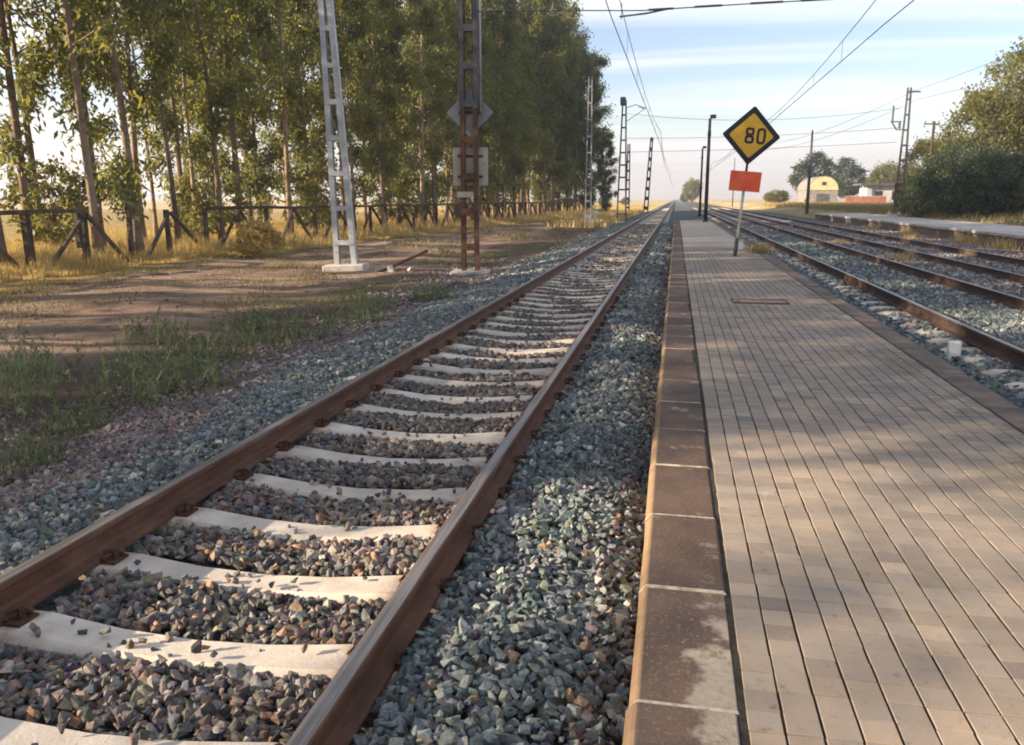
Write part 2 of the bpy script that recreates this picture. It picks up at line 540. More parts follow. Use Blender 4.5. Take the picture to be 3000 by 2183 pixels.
PY = list(np.concatenate([[-400, -120, -60, -30, -15, -8], np.arange(-4, 40, 0.8), np.arange(40, 130, 4), [140, 160, 200, 300, 500, 1000, 2500, 6000]]))
xs2 = []
for i in range(len(PX) - 1):
    a_, b_ = PX[i], PX[i + 1]
    n_ = 1
    if -30 < a_ < 30 and b_ - a_ > 1: n_ = int((b_ - a_) / 0.7)
    xs2 += list(np.linspace(a_, b_, n_, endpoint=False))
xs2.append(PX[-1])
V, F = [], []
for y in PY:
    for x in xs2: V.append((x, y, gz(x, y) if abs(y) < 200 and x > -100 else gz_profile(x)))
nx = len(xs2)
for j in range(len(PY) - 1):
    for i in range(nx - 1):
        F.append((j * nx + i, j * nx + i + 1, (j + 1) * nx + i + 1, (j + 1) * nx + i))

t = NT('ground_soil')
v = t.pos()
sp = t.n('ShaderNodeSeparateXYZ')
t.l(v, sp.inputs[0])
X, Y = sp.outputs[0], sp.outputs[1]
wob = t.math('MULTIPLY', t.math('SUBTRACT', t.noise(v, 0.22, 5, 0.6), 0.5), 5.0)
xx = t.math('ADD', X, wob)
big = t.noise(v, 0.55, 7, 0.65, 0.3)
fine = t.noise(v, 7, 7, 0.7)
soil = t.mix(t.rng(big, 0.35, 0.65), (0.095, 0.068, 0.052), (0.175, 0.125, 0.092))
soil = t.mix(t.rng(fine, 0.45, 0.7), soil, (0.085, 0.066, 0.056))
path = t.mix(t.rng(t.noise(t.scale(v, (1, 0.25, 1)), 1.4, 6, 0.65), 0.3, 0.7), (0.24, 0.16, 0.115), (0.35, 0.25, 0.18))
gold = t.mix(t.rng(t.noise(v, 0.9, 7, 0.7), 0.3, 0.7), (0.26, 0.18, 0.075), (0.42, 0.30, 0.12))
green = t.mix(t.rng(fine, 0.3, 0.7), (0.075, 0.085, 0.032), (0.15, 0.14, 0.055))
c = t.mix(t.rng(t.noise(v, 0.35, 6, 0.7), 0.50, 0.62), soil, green)
# dirt track, then dry field
onpath = t.math('MULTIPLY', t.rng(xx, -14.8, -13.4), t.rng(xx, -7.0, -8.6))
c = t.mix(t.math('MULTIPLY', onpath, t.rng(t.noise(v, 1.1, 6, 0.7), 0.30, 0.55)), c, path)
c = t.mix(t.rng(xx, -14.6, -16.2), c, gold)
# right of the lines: dry greenish ground, and the far country
rightc = t.mix(t.rng(t.noise(v, 0.4, 6, 0.7), 0.35, 0.6), (0.16, 0.145, 0.07), (0.34, 0.27, 0.12))
c = t.mix(t.rng(X, 11.2, 12.5), c, rightc)
ball = t.mix(t.rng(t.noise(v, 20, 5, 0.7), 0.3, 0.7), (0.055, 0.065, 0.07), (0.16, 0.175, 0.18))
ballmask = t.math('MULTIPLY', t.rng(X, -5.0, -4.2), t.rng(X, 11.3, 10.6))
c = t.mix(ballmask, c, ball)
far = t.mix(t.rng(t.noise(t.scale(v, (0.012, 0.05, 1)), 1.0, 4), 0.35, 0.65), (0.40, 0.29, 0.13), (0.56, 0.44, 0.24))
farm = t.math('MULTIPLY', t.rng(Y, 105, 150), t.math('SUBTRACT', 1.0, t.math('MULTIPLY', t.rng(X, -4.5, -3.5), t.rng(X, 10, 8))))
c = t.mix(farm, c, far)
M['ground'] = t.done(c, 0.95, t.bump(t.math('ADD', t.noise(v, 9, 6, 0.7), t.noise(v, 55, 4)), 0.7, 0.05), spec=0.1)
g = link('ground', np_mesh('ground', np.array(V), np.array(F), M['ground'], smooth=True))
tag(g, 'dry brown soil and golden field reaching to the horizon', 'ground', kind='structure')

# ------------------------------------------------------------------ rail track builder
RAILP = [(-0.068, 0.0), (0.068, 0.0), (0.068, 0.012), (0.018, 0.028), (0.010, 0.045), (0.010, 0.108), (0.032, 0.122), (0.036, 0.130), (0.036, 0.152), (0.028, 0.1585), (0.0, 0.160),
         (-0.028, 0.1585), (-0.036, 0.152), (-0.036, 0.130), (-0.032, 0.122), (-0.010, 0.108), (-0.010, 0.045), (-0.018, 0.028), (-0.068, 0.012)]


def sleeper_mesh(name, L=2.6, w=0.245, dip=0.045):
    """concrete monobloc: raised seats at both ends, waisted and lower in the middle, sloping flanks"""
    mb = MB()
    st = [(-1.0, 0), (-0.92, 0.0), (-0.52, 0.0), (-0.40, 0.35), (-0.25, 0.75), (0, 1.0)]
    st = st + [(-a, b) for a, b in st[-2::-1]]
    n0 = 0
    for a, b in st:
        x = a * L / 2
        zt = -dip * b + (-0.03 if abs(a) == 1 else 0)
        hw = w / 2 * (1 - 0.16 * b)
        mb.v += [(x, -hw, -0.16), (x, -hw - 0.0, -0.03 + zt), (x, -hw + 0.028, zt), (x, hw - 0.028, zt), (x, hw, -0.03 + zt), (x, hw, -0.16)]
    for i in range(len(st) - 1):
        for k in range(6):
            k2 = (k + 1) % 6
            mb.f.append((6 * i + k, 6 * i + k2, 6 * i + 6 + k2, 6 * i + 6 + k))
    mb.f.append((0, 1, 2, 3, 4, 5))
    e = 6 * (len(st) - 1)
    mb.f.append((e + 5, e + 4, e + 3, e + 2, e + 1, e))
    return mb.mesh(name, M['sleeper'])


SLEEPER = sleeper_mesh('sleeper')
mb = MB()
mb.box(-0.045, 0.045, -0.055, 0.055, 0.0, 0.012)
mb.tube([(-0.025, -0.05, 0.02), (-0.035, -0.02, 0.045), (0.02, 0.0, 0.05), (0.035, 0.03, 0.035), (-0.01, 0.05, 0.02)], 0.011, 6)
mb.tube([(0.012, 0, 0), (0.012, 0, 0.06)], 0.016, 6)
CLIP = mb.mesh('clip', M['clip'])


def track(label, xc, z0, ys, y0, y1, dirn=0.0, gauge=1.692, nclip=30, spacing=0.623, ystart=0, group=None, rail_mat='rail'):
    t = empty('railway_track', (xc, 0, z0))
    tag(t, label, 'railway track', group)
    for s in (-1, 1):
        mb = MB()
        mb.extrude(RAILP, y0, y1)
        mb.build('rail', M[rail_mat], t).location = (s * gauge / 2, 0, 0)
    rest = []
    for k in range(int((y1 - ystart) / spacing)):
        y = ystart + k * spacing + random.uniform(-0.012, 0.012)
        if k < ys:
            o = link('sleeper', SLEEPER, t, loc=(random.uniform(-0.012, 0.012), y, -0.004), rot=(0, 0, random.uniform(-0.008, 0.008)))
            if k < nclip:
                for s in (-1, 1):
                    for q in (-1, 1):
                        link('clip', CLIP, o, loc=(s * gauge / 2 + q * 0.095, 0, 0.002), rot=(0, 0, 0 if q > 0 else math.pi))
        elif y < 160:
            rest.append(y)
    if rest:
        me = SLEEPER
        nv = len(me.vertices)
        base = np.zeros(nv * 3, dtype=np.float32)
        me.vertices.foreach_get('co', base)
        base = base.reshape(-1, 3)
        mb = MB()
        polys = [tuple(p.vertices) for p in me.polygons]
        for i, y in enumerate(rest):
            mb.v += [(float(a), float(b) + y, float(c) - 0.004) for a, b, c in base]
            mb.f += [tuple(nv * i + q for q in p) for p in polys]
        mr = bpy.data.meshes.new('distant_sleepers')
        mr.from_pydata(mb.v, [], mb.f)
        mr.materials.append(M['sleeper'])
        o = link('distant_sleepers', mr, t)
        o['kind'] = 'stuff'
    return t


XL = -1.876          # centre of the near line
track('rusty railway track on pale concrete sleepers, left of the platform', XL, 0.0, 70, -6, 700, ystart=0.258, nclip=24)
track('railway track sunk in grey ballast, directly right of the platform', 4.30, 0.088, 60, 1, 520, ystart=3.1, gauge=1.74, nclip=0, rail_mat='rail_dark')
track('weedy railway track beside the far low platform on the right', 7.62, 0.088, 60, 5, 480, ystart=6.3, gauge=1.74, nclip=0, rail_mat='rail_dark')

# ------------------------------------------------------------------ ballast stones
VAR = []
for k in range(14):
    bm = bmesh.new()
    r_ = np.random.default_rng(100 + k)
    n_ = 15
    pts = r_.uniform(-1, 1, size=(n_, 3))
    pts = np.sign(pts) * np.abs(pts) ** 0.75
    pts *= (0.92 / np.maximum(np.linalg.norm(pts, axis=1), 0.95))[:, None] * r_.uniform(0.95, 1.35, size=(n_, 1))
    pts *= np.array([1.12, r_.uniform(0.65, 0.95), r_.uniform(0.5, 0.85)])
    for p in pts: bm.verts.new(p)
    bmesh.ops.convex_hull(bm, input=list(bm.verts))
    bmesh.ops.delete(bm, geom=[q for q in bm.verts if not q.link_faces], context='VERTS')
    bmesh.ops.triangulate(bm, faces=bm.faces)
    bm.verts.index_update()
    VAR.append((np.array([q.co[:] for q in bm.verts]), np.array([[w.index for w in f.verts] for f in bm.faces])))
    bm.free()
LOWVAR = []
for k in range(6):
    r_ = np.random.default_rng(300 + k)
    v_ = np.array([(1, 0, 0), (-1, 0, 0), (0, 1, 0), (0, -1, 0), (0, 0, 1), (0, 0, -1)], float) * r_.uniform(0.7, 1.1, (6, 1)) + r_.normal(0, 0.12, (6, 3))
    v_[:, 2] *= 0.8
    LOWVAR.append((v_, np.array([(0, 2, 4), (2, 1, 4), (1, 3, 4), (3, 0, 4), (2, 0, 5), (1, 2, 5), (3, 1, 5), (0, 3, 5)])))


def rotmats(n, r):
    q = r.normal(size=(n, 4))
    q /= np.linalg.norm(q, axis=1)[:, None]
    w, x, y, z = q.T
    return np.stack([np.stack([1 - 2 * (y * y + z * z), 2 * (x * y - z * w), 2 * (x * z + y * w)], -1),
                     np.stack([2 * (x * y + z * w), 1 - 2 * (x * x + z * z), 2 * (y * z - x * w)], -1),
                     np.stack([2 * (x * z - y * w), 2 * (y * z + x * w), 1 - 2 * (x * x + y * y)], -1)], -2)


def stones_mesh(name, P, size, cols, variants, r):
    """one joined mesh of many stones"""
    n = len(P)
    vi = r.integers(0, len(variants), n)
    Vs, Fs, Cs, off = [], [], [], 0
    for k, (v_, f_) in enumerate(variants):
        idx = np.where(vi == k)[0]
        if not len(idx): continue
        Rm = rotmats(len(idx), r)
        # lie mostly flat-ish: keep random
        W = np.einsum('nij,vj->nvi', Rm, v_) * size[idx][:, None, None] + P[idx][:, None, :]
        Vs.append(W.reshape(-1, 3))
        Fs.append((f_[None] + (np.arange(len(idx)) * len(v_))[:, None, None] + off).reshape(-1, 3))
        Cs.append(np.repeat(cols[idx], len(v_), axis=0))
        off += len(idx) * len(v_)
    return np_mesh(name, np.concatenate(Vs), np.concatenate(Fs), M['stone'], np.concatenate(Cs))


CYAW, CP = R(10.915), R(11.762)


def in_view(x, y, z, mu=0.16):
    """keeps stones that this camera or one a step aside could see"""
    r_ = x * math.cos(CYAW) + y * math.sin(CYAW)
    f_ = -x * math.sin(CYAW) + y * math.cos(CYAW)
    zc_ = f_ * math.cos(CP) - (z - CZ) * math.sin(CP)
    yc_ = (z - CZ) * math.cos(CP) + f_ * math.sin(CP)
    tx = r_ / np.maximum(zc_, 0.01)
    ty = yc_ / np.maximum(zc_, 0.01)
    return (zc_ > 0.3) & (np.abs(tx) < 0.613 + mu) & (ty > -0.446 - mu)


def jitter(x0, x1, y0, y1, s, r):
    gx, gy = np.meshgrid(np.arange(x0, x1, s), np.arange(y0, y1, s))
    n = gx.size
    return gx.ravel() + r.uniform(-0.5, 0.5, n) * s, gy.ravel() + r.uniform(-0.5, 0.5, n) * s


def pick(r, n, pal, wts):
    pal = np.array(pal)
    c = pal[r.choice(len(pal), n, p=np.array(wts) / sum(wts))]
    c = c * r.uniform(0.75, 1.3, (n, 1)) + r.normal(0, 0.008, (n, 3))
    return np.clip(c, 0.015, 0.7)


CRIB = ([(0.105, 0.095, 0.092), (0.16, 0.138, 0.125), (0.20, 0.15, 0.115), (0.27, 0.165, 0.105), (0.078, 0.076, 0.080), (0.21, 0.195, 0.185), (0.15, 0.108, 0.095), (0.34, 0.29, 0.24), (0.13, 0.135, 0.14)],
        [5, 6, 3.2, 1.5, 5.5, 3.5, 2.4, 1.2, 2])
TEAL = ([(0.105, 0.125, 0.130), (0.145, 0.170, 0.175), (0.075, 0.092, 0.098), (0.20, 0.225, 0.225), (0.26, 0.27, 0.25), (0.36, 0.36, 0.33), (0.28, 0.20, 0.13), (0.13, 0.145, 0.125)],
        [5, 6, 4, 4, 2, 0.8, 0.35, 2])
OLD = ([(0.15, 0.125, 0.130), (0.11, 0.09, 0.092), (0.21, 0.18, 0.18), (0.27, 0.22, 0.20), (0.17, 0.12, 0.09), (0.33, 0.30, 0.28)],
       [5, 4, 4, 2, 2, 1])


def sl_y(k):
    return 0.258 + 0.623 * k


def ball_h_left(x, y):
    """top of the ballast on the near line"""
    xr = x - XL
    ax = np.abs(xr)
    z = np.full_like(x, -0.045)
    # between the rails the stones dip with the sleeper's waist
    z = np.where(ax < 0.75, -0.035 - 0.028 * np.clip(1 - ax / 0.6, 0, 1), z)
    right = np.interp(x, [-0.96, -0.75, -0.5, -0.25, -0.08], [-0.02, 0.035, 0.055, 0.01, -0.05])
    z = np.where(x > -0.96, right, z)
    left = np.interp(x, [-5.1, -4.6, -4.1, -3.75, -3.3, -2.8], [-0.31, -0.24, -0.15, -0.085, -0.03, -0.03])
    z = np.where(x < -2.8, left, z)
    z = z + 0.014 * np.sin(x * 5.3 + y * 2.1) + 0.012 * np.sin(y * 4.7 - x * 2.0)
    return z


def left_stones(y0, y1, s, smin, smax, seed):
    r = np.random.default_rng(seed)
    x, y = jitter(-5.25, -0.10, y0, y1, s, r)
    xr = np.abs(x - XL)
    z = ball_h_left(x, y)
    size = np.minimum(r.uniform(smin, smax, len(x)) * np.exp(r.normal(0, 0.2, len(x))), smax * 1.35)
    keep = np.abs(xr - 0.846) > 0.085 + size * 0.5           # clear of the rails
    ph = np.abs(((y - 0.258 + 0.3115) % 0.623) - 0.3115)
    onsl = (ph < 0.115) & (xr < 1.3)
    stray = r.uniform(size=len(x)) < np.where(xr < 0.35, 0.06, 0.015)
    outer = (xr > 0.95)                                     # sleeper ends are buried on the shoulders
    keep &= (~onsl) | stray | outer
    near = (ph < 0.15) & (xr < 0.80)
    size = np.where(near & ~onsl, size * 0.85, size)
    size = np.where(onsl & ~outer, size * 0.72, size)
    z = np.where(onsl & ~outer, np.where(xr < 0.5, -0.045, 0.0) + size * 0.62, z)
    z = z - size * 0.35 + r.uniform(-0.008, 0.016, len(x)) + np.where(outer & (xr < 1.35) & onsl, 0.025, 0)
    # old stones thin out into the soil
    keep &= r.uniform(size=len(x)) < np.interp(x, [-5.25, -4.7, -4.3], [0.12, 0.55, 1.0])
    keep &= in_view(x, y, z)
    n = len(x)
    crib = pick(r, n, *CRIB)
    teal = pick(r, n, *TEAL)
    old = pick(r, n, *OLD)
    nb = x + 0.22 * np.sin(y * 0.9) + r.normal(0, 0.13, n)
    lim = np.interp(y, [4, 14], [-3.75, -4.5])
    col = np.where((nb < lim)[:, None], old, teal)
    inner = xr + r.normal(0, 0.07, n) < 0.86
    col = np.where(inner[:, None], crib, col)
    k = np.where((x > -0.28) & (r.uniform(size=n) < 0.3))[0]
    col[k] = old[k] * 0.85
    P = np.stack([x, y, z], -1)
    return P[keep], size[keep], col[keep]


bed = empty('ballast_bed', (XL, 3, -0.1))
tag(bed, 'grey and brown crushed stone ballast around the near railway track', 'ballast', kind='structure')
P1, S1, C1 = left_stones(1.0, 7.2, 0.034, 0.019, 0.031, 1)
P1b, S1b, C1b = left_stones(1.0, 7.2, 0.042, 0.021, 0.035, 5)
P1b[:, 2] += 0.016
P1 = np.concatenate([P1, P1b]); S1 = np.concatenate([S1, S1b]); C1 = np.concatenate([C1, C1b])
P2, S2, C2 = left_stones(7.2, 17, 0.048, 0.028, 0.044, 2)
P3, S3, C3 = left_stones(17, 60, 0.105, 0.055, 0.085, 3)
# the stones that show largest are pieces of their own
d_ = np.linalg.norm(P1 - np.array([0, 0, CZ]), axis=1) / S1
vis = in_view(P1[:, 0], P1[:, 1], P1[:, 2], 0.0)
d_ = np.where(vis, d_, 1e9)
order = np.argsort(d_)[:300]
sel = np.zeros(len(P1), bool)
sel[order] = True
rr = np.random.default_rng(77)
for i in order:
    v_, f_ = VAR[int(rr.integers(0, len(VAR)))]
    W = v_ @ rotmats(1, rr)[0].T * S1[i]
    me = np_mesh('stone', W, f_, M['stone'], np.repeat(C1[i][None], len(W), 0))
    link('stone', me, bed, loc=Vector(P1[i]) - Vector((XL, 3, -0.1)))
for nm, Pq, Sq, Cq, vr, sd in (('near_ballast', P1[~sel], S1[~sel], C1[~sel], VAR, 11), ('middle_ballast', P2, S2, C2, VAR, 12), ('distant_ballast', P3, S3, C3, LOWVAR, 13)):
    o = link(nm, stones_mesh(nm, Pq - np.array([XL, 3, -0.1]), Sq, Cq, vr, np.random.default_rng(sd)), bed)
    o['kind'] = 'stuff'


def right_stones(y0, y1, s, smin, smax, seed):
    r = np.random.default_rng(seed)
    x, y = jitter(2.46, 11.5, y0, y1, s, r)
    n = len(x)
    size = r.uniform(smin, smax, n)
    z = np.interp(x, [2.46, 2.9, 3.2, 6, 7, 9, 10, 11.5], [-0.03, 0.02, 0.075, 0.09, 0.08, 0.07, 0.03, 0.0]) + 0.012 * np.sin(3 * x + 2 * y)
    keep = np.ones(n, bool)
    for xc, ph0 in ((4.30, 3.1), (7.62, 6.3)):
        xr = np.abs(x - xc)
        keep &= np.abs(xr - 0.87) > 0.08 + size * 0.5
        ph = np.abs(((y - ph0 + 0.3115) % 0.623) - 0.3115)
        onsl = (ph < 0.11) & (xr < 1.3)
        cover = np.where(xr < 0.55, 0.85, 0.12)
        keep &= (~onsl) | (r.uniform(size=n) < cover)
        z = np.where(onsl, z + 0.012, z)
    z = z - size * 0.3 + r.uniform(-0.008, 0.014, n)
    keep &= in_view(x, y, z)
    col = pick(r, n, *TEAL)
    old = pick(r, n, *OLD)
    m = (x > 8.9) | ((x > 5.6) & (r.uniform(size=n) < 0.5))
    col = np.where(m[:, None], old, col)
    P = np.stack([x, y, z], -1)
    return P[keep], size[keep], col[keep]


bed2 = empty('ballast_bed', (6, 10, 0))
tag(bed2, 'bluish grey crushed stone ballast under the two right-hand tracks', 'ballast', kind='structure')
for nm, a_ in (('near_ballast', (3.5, 15, 0.062, 0.036, 0.058, 21)), ('distant_ballast', (15, 62, 0.125, 0.065, 0.10, 22))):
    P_, S_, C_ = right_stones(*a_)
    o = link(nm, stones_mesh(nm, P_ - np.array([6, 10, 0]), S_, C_, VAR if nm[0] == 'n' else LOWVAR, np.random.default_rng(31)), bed2)
    o['kind'] = 'stuff'

# ------------------------------------------------------------------ platform
PT = 0.30
plat = empty('platform', (1.2, 10, 0))
tag(plat, 'narrow low platform of small square pavers with brown kerb stones', 'platform', kind='structure')
pl0 = Vector((1.2, 10, 0))
MB().box(0.20, 2.186, -3, 57, -0.25, PT - 0.0075).build('bed_slab', M['mortar'], plat).location = -pl0
MB().box(0.212, 0.262, -3, 57, -0.2, PT - 0.011).build('joint_fill', M['mortar'], plat).location = -pl0
# kerb stones, 0.75 m each, chamfered towards the track
KP = [(-0.085, -0.25), (0.215, -0.25), (0.235, PT - 0.012), (0.222, PT - 0.002), (-0.052, PT), (-0.064, PT - 0.006), (-0.083, PT - 0.034)]
mk = MB()
mk.extrude(KP, 0.0075, 0.7345)
KERB = mk.mesh('kerb_stone', M['kerb'])
mj = MB()
mj.extrude([(x * 1.008 - 0.0006, z + 0.0012) for x, z in KP], -0.0074, 0.0074)
KJ = mj.mesh('mortar_joint', M['kerb_joint'])
for k in range(78):
    y = -0.765 + 0.742 * k
    o = link('kerb_stone', KERB, plat, loc=Vector((random.uniform(-0.006, 0.006), y, random.uniform(-0.006, 0.004))) - pl0, rot=(0, 0, random.uniform(-0.007, 0.007)))
    if k < 40:
        link('mortar_joint', KJ, o, loc=(0, 0, 0))
# pavers: ten-centimetre squares in straight rows, deeper joints along the platform
PXS = 0.248
PW = 0.1005
NCOL = 18


def paver_arrays(x0, y0, w, d, z, r):
    """bevelled tile as 12 verts: bottom rim, shoulder, top"""
    b = 0.0018
    j = r.uniform(-0.0015, 0.0015, 4)
    tz = z + r.uniform(-0.0016, 0.0012)
    tx, ty = r.uniform(-0.0006, 0.0006, 2)
    vs = []
    for lev, inset in ((z - 0.035, 0.0), (tz - 0.0018, 0.0), (tz, b)):
        for sx_, sy_ in ((-1, -1), (1, -1), (1, 1), (-1, 1)):
            xq = sx_ * (w / 2 - inset)
            yq = sy_ * (d / 2 - inset * 0.35)
            vs.append((x0 + xq + j[0], y0 + yq + j[1], lev + (tx * sx_ + ty * sy_ if lev > z - 0.03 else 0)))
    return vs


PF = [(8, 9, 10, 11)] + [(a, (a + 1) % 4, 4 + (a + 1) % 4, 4 + a) for a in range(4)] + [(4 + a, 4 + (a + 1) % 4, 8 + (a + 1) % 4, 8 + a) for a in range(4)]
pr = np.random.default_rng(5)
PAL = np.array([(0.30, 0.255, 0.215), (0.34, 0.285, 0.235), (0.275, 0.24, 0.215), (0.37, 0.30, 0.235), (0.31, 0.275, 0.245), (0.25, 0.215, 0.19), (0.36, 0.315, 0.27)])
allp = []
for j in range(245):
    y = 0.85 + 0.1015 * j
    drift = 0.010 * math.sin(j * 0.11)
    rowtint = pr.uniform(0.95, 1.04)
    for i in range(NCOL + 1):
        x = PXS + PW * (i + 0.5)
        if 0.83 < x < 1.57 and 11.86 < y < 12.42: continue
        sag = -0.0012 * math.sin(x * 2.1 + y * 0.7) - 0.0008 * math.sin(y * 1.9)
        cj = (PAL[pr.integers(0, len(PAL))] * 0.45 + PAL.mean(0) * 0.55) * np.array([1.00, 0.965, 0.905]) * pr.uniform(0.92, 1.08) * rowtint
        u_ = pr.uniform()
        if u_ < 0.014: cj = cj * np.array([0.72, 0.72, 0.75])
        elif u_ < 0.03: cj = cj * 1.15
        vv = paver_arrays(x, y + drift * (i / NCOL) + 0.006 * math.sin(i * 0.7), PW - 0.0075, 0.1015 - 0.0050, PT + sag, pr)
        allp.append((y, x, vv, cj))


def quad_mesh(name, items):
    V_ = np.array([p for it in items for p in it[2]])
    F_ = np.concatenate([np.array(PF) + 12 * k for k in range(len(items))])
    C_ = np.repeat(np.array([it[3] for it in items]), 12, axis=0)
    return np_mesh(name, V_, F_, M['paver'], C_)


def pv_vis(it):
    x, y = it[1], it[0]
    q = in_view(np.array([x]), np.array([y]), np.array([PT]), 0.0)[0]
    return math.hypot(x, y) if q else 1e9


allp.sort(key=pv_vis)
for it in allp[:300]:
    o_ = Vector((it[1], it[0], PT))
    it2 = (it[0], it[1], [tuple(Vector(p) - o_) for p in it[2]], it[3])
    link('paver', quad_mesh('paver', [it2]), plat, loc=o_ - pl0)
o = link('more_pavers', quad_mesh('more_pavers', allp[300:]), plat, loc=-pl0)
o['kind'] = 'stuff'
# right-hand edging strip in lengths, and plain surface farther on
ed = MB().box(2.19, 2.43, 0.006, 1.194, -0.25, PT - 0.004).mesh('edging_slab', M['edging'], bevel=0.012)
for k in range(48):
    link('edging_slab', ed, plat, loc=Vector((random.uniform(-0.012, 0.012), -1 + 1.2 * k, random.uniform(-0.012, 0.003))) - pl0, rot=(0, 0, random.uniform(-0.006, 0.006)))
MB().box(0.265, 2.185, 25.75, 57, PT - 0.0290, PT - 0.001).build('far_surface', m_mottle('worn_paving', (0.34, 0.285, 0.235), (0.42, 0.355, 0.29), 1.5, (0.24, 0.205, 0.17), bump=0.3), plat).location = -pl0
# pale strip across the paving and the hatch with its raised frame
hat = empty('drain_hatch', (1.2, 12.12, PT))
tag(hat, 'rectangular iron drain hatch set into the platform paving', 'hatch')
MB().box(-0.36, 0.36, -0.24, 0.26, -0.02, -0.002).build('lid', M['concrete_dark'], hat)
fr = MB()
fr.box(-0.36, 0.36, -0.262, -0.240, -0.02, 0.024)
fr.box(-0.36, 0.36, 0.26, 0.28, -0.02, 0.010)
fr.box(-0.382, -0.3605, -0.262, 0.28, -0.02, 0.012)
fr.box(0.3605, 0.382, -0.262, 0.28, -0.02, 0.012)
fr.build('frame', M['rusty'], hat)
hd = MB()
hd.tube([(-0.33, -0.19, 0.0), (-0.33, -0.19, 0.035), (-0.29, -0.19, 0.035), (-0.29, -0.19, 0.0)], 0.008, 6)
hd.build('handle', M['rusty'], hat)

# far platform across the tracks
p2 = empty('platform', (13.5, 40, 0))
tag(p2, 'plain concrete side platform beyond the right-hand tracks', 'platform', kind='structure')
MB().box(-1.82, 1.9, -30, 36, -0.3, 0.375).build('retaining_wall', M['edging'], p2)
sl = MB().box(-1.9, 2.0, 0.005, 2.995, 0.38, 0.50).mesh('coping_slab', M['concrete'], bevel=0.02)
for k in range(22):
    link('coping_slab', sl, p2, loc=(0, -30 + 3 * k, random.uniform(-0.012, 0.008)))

# ------------------------------------------------------------------ plants: blades
def blades(name, P, h, w, lean, r, seg=2, droop=0.35):
    """curved grass blades, each a strip of its own"""
    n = len(P)
    az = r.uniform(0, 2 * math.pi, n)
    dx, dy = np.cos(az), np.sin(az)
    ln = r.uniform(0.1, 1.0, n) * lean * h
    Vs = []
    for k in range(seg + 1):
        f = k / seg
        cx_ = P[:, 0] + dx * ln * f ** 1.7
        cy_ = P[:, 1] + dy * ln * f ** 1.7
        cz_ = P[:, 2] + h * f * (1 - droop * f * f)
        ww = w * (1 - f) * 0.5 + 0.0006
        a2 = az + math.pi / 2 + 0.5
        Vs.append(np.stack([cx_ - np.cos(a2) * ww, cy_ - np.sin(a2) * ww, cz_], -1))
        Vs.append(np.stack([cx_ + np.cos(a2) * ww, cy_ + np.sin(a2) * ww, cz_], -1))
    V_ = np.stack(Vs, 1).reshape(-1, 3)
    m = 2 * (seg + 1)
    F_ = np.array([(2 * k, 2 * k + 1, 2 * k + 3, 2 * k + 2) for k in range(seg)])
    F_ = (F_[None] + (np.arange(n) * m)[:, None, None]).reshape(-1, 4)
    return V_, F_


def gza(x, y):
    return np.array([gz(a, b) for a, b in zip(x, y)])


def fence_x(y):
    return -17.8 + 0.06 * (y - 20)


# tall dry grass along and behind the fence
r = np.random.default_rng(41)
Vl, Fl, off = [], [], 0
for (n, y0, y1, d0, d1, hm, wm) in ((52000, 12, 34, -9, 1.7, 0.85, 0.018), (40000, 34, 70, -14, 2.2, 0.95, 0.032), (24000, 70, 125, -16, 3.4, 1.0, 0.06)):
    y = r.uniform(y0, y1, n)
    x = fence_x(y) + d1 - (d1 - d0) * r.uniform(0, 1, n) ** 1.5
    patch = np.sin(x * 1.1 + y * 0.7) + np.sin(y * 1.9 - x * 0.6) + r.normal(0, 0.7, n)
    k = patch > -1.3
    x, y = x[k], y[k]
    edge_ = np.clip((fence_x(y) + d1 - x) / 1.5, 0.3, 1)
    h = r.uniform(0.45, 1.15, len(x)) * hm * edge_ * (1 + 0.25 * np.sin(x * 0.8 + y))
    P = np.stack([x, y, gza(x, y) - 0.02], -1)
    V_, F_ = blades('', P, h, np.full(len(x), wm), 0.5, r)
    Vl.append(V_); Fl.append(F_ + off); off += len(V_)
o = link('dry_grass', np_mesh('dry_grass', np.concatenate(Vl), np.concatenate(Fl), M['dry_grass']))
tag(o, 'tall golden dry grass along the fence under the grove', 'grass', kind='stuff')

# low mixed growth on the soil between ballast and fence
Vl, Fl, off = [], [], 0
for (n, x0, x1, y0, y1, hm, wm) in ((60000, -15.5, -4.5, 4, 30, 0.15, 0.012), (16000, -13, -4.6, 30, 75, 0.24, 0.035)):
    x = r.uniform(x0, x1, n); y = r.uniform(y0, y1, n)
    patch = np.sin(x * 0.9 + 0.5 * y) + np.sin(1.3 * y - 0.7 * x + 1) + np.sin(2.7 * x + 0.4 * y)
    k = (patch + r.normal(0, 0.6, n) > np.interp(x, [-15, -11, -8, -5], [-0.6, 0.1, 1.2, 1.7])) & ~((x > -14.2) & (x < -10.6) & (r.uniform(size=n) < 0.5))
    x, y = x[k], y[k]
    P = np.stack([x, y, gza(x, y) - 0.01], -1)
    V_, F_ = blades('', P, r.uniform(0.4, 1.3, len(x)) * hm, np.full(len(x), wm), 0.9, r)
    Vl.append(V_); Fl.append(F_ + off); off += len(V_)
o = link('low_grass', np_mesh('low_grass', np.concatenate(Vl), np.concatenate(Fl), M['low_grass']))
tag(o, 'short patchy grass on the soil left of the ballast', 'grass', kind='stuff')


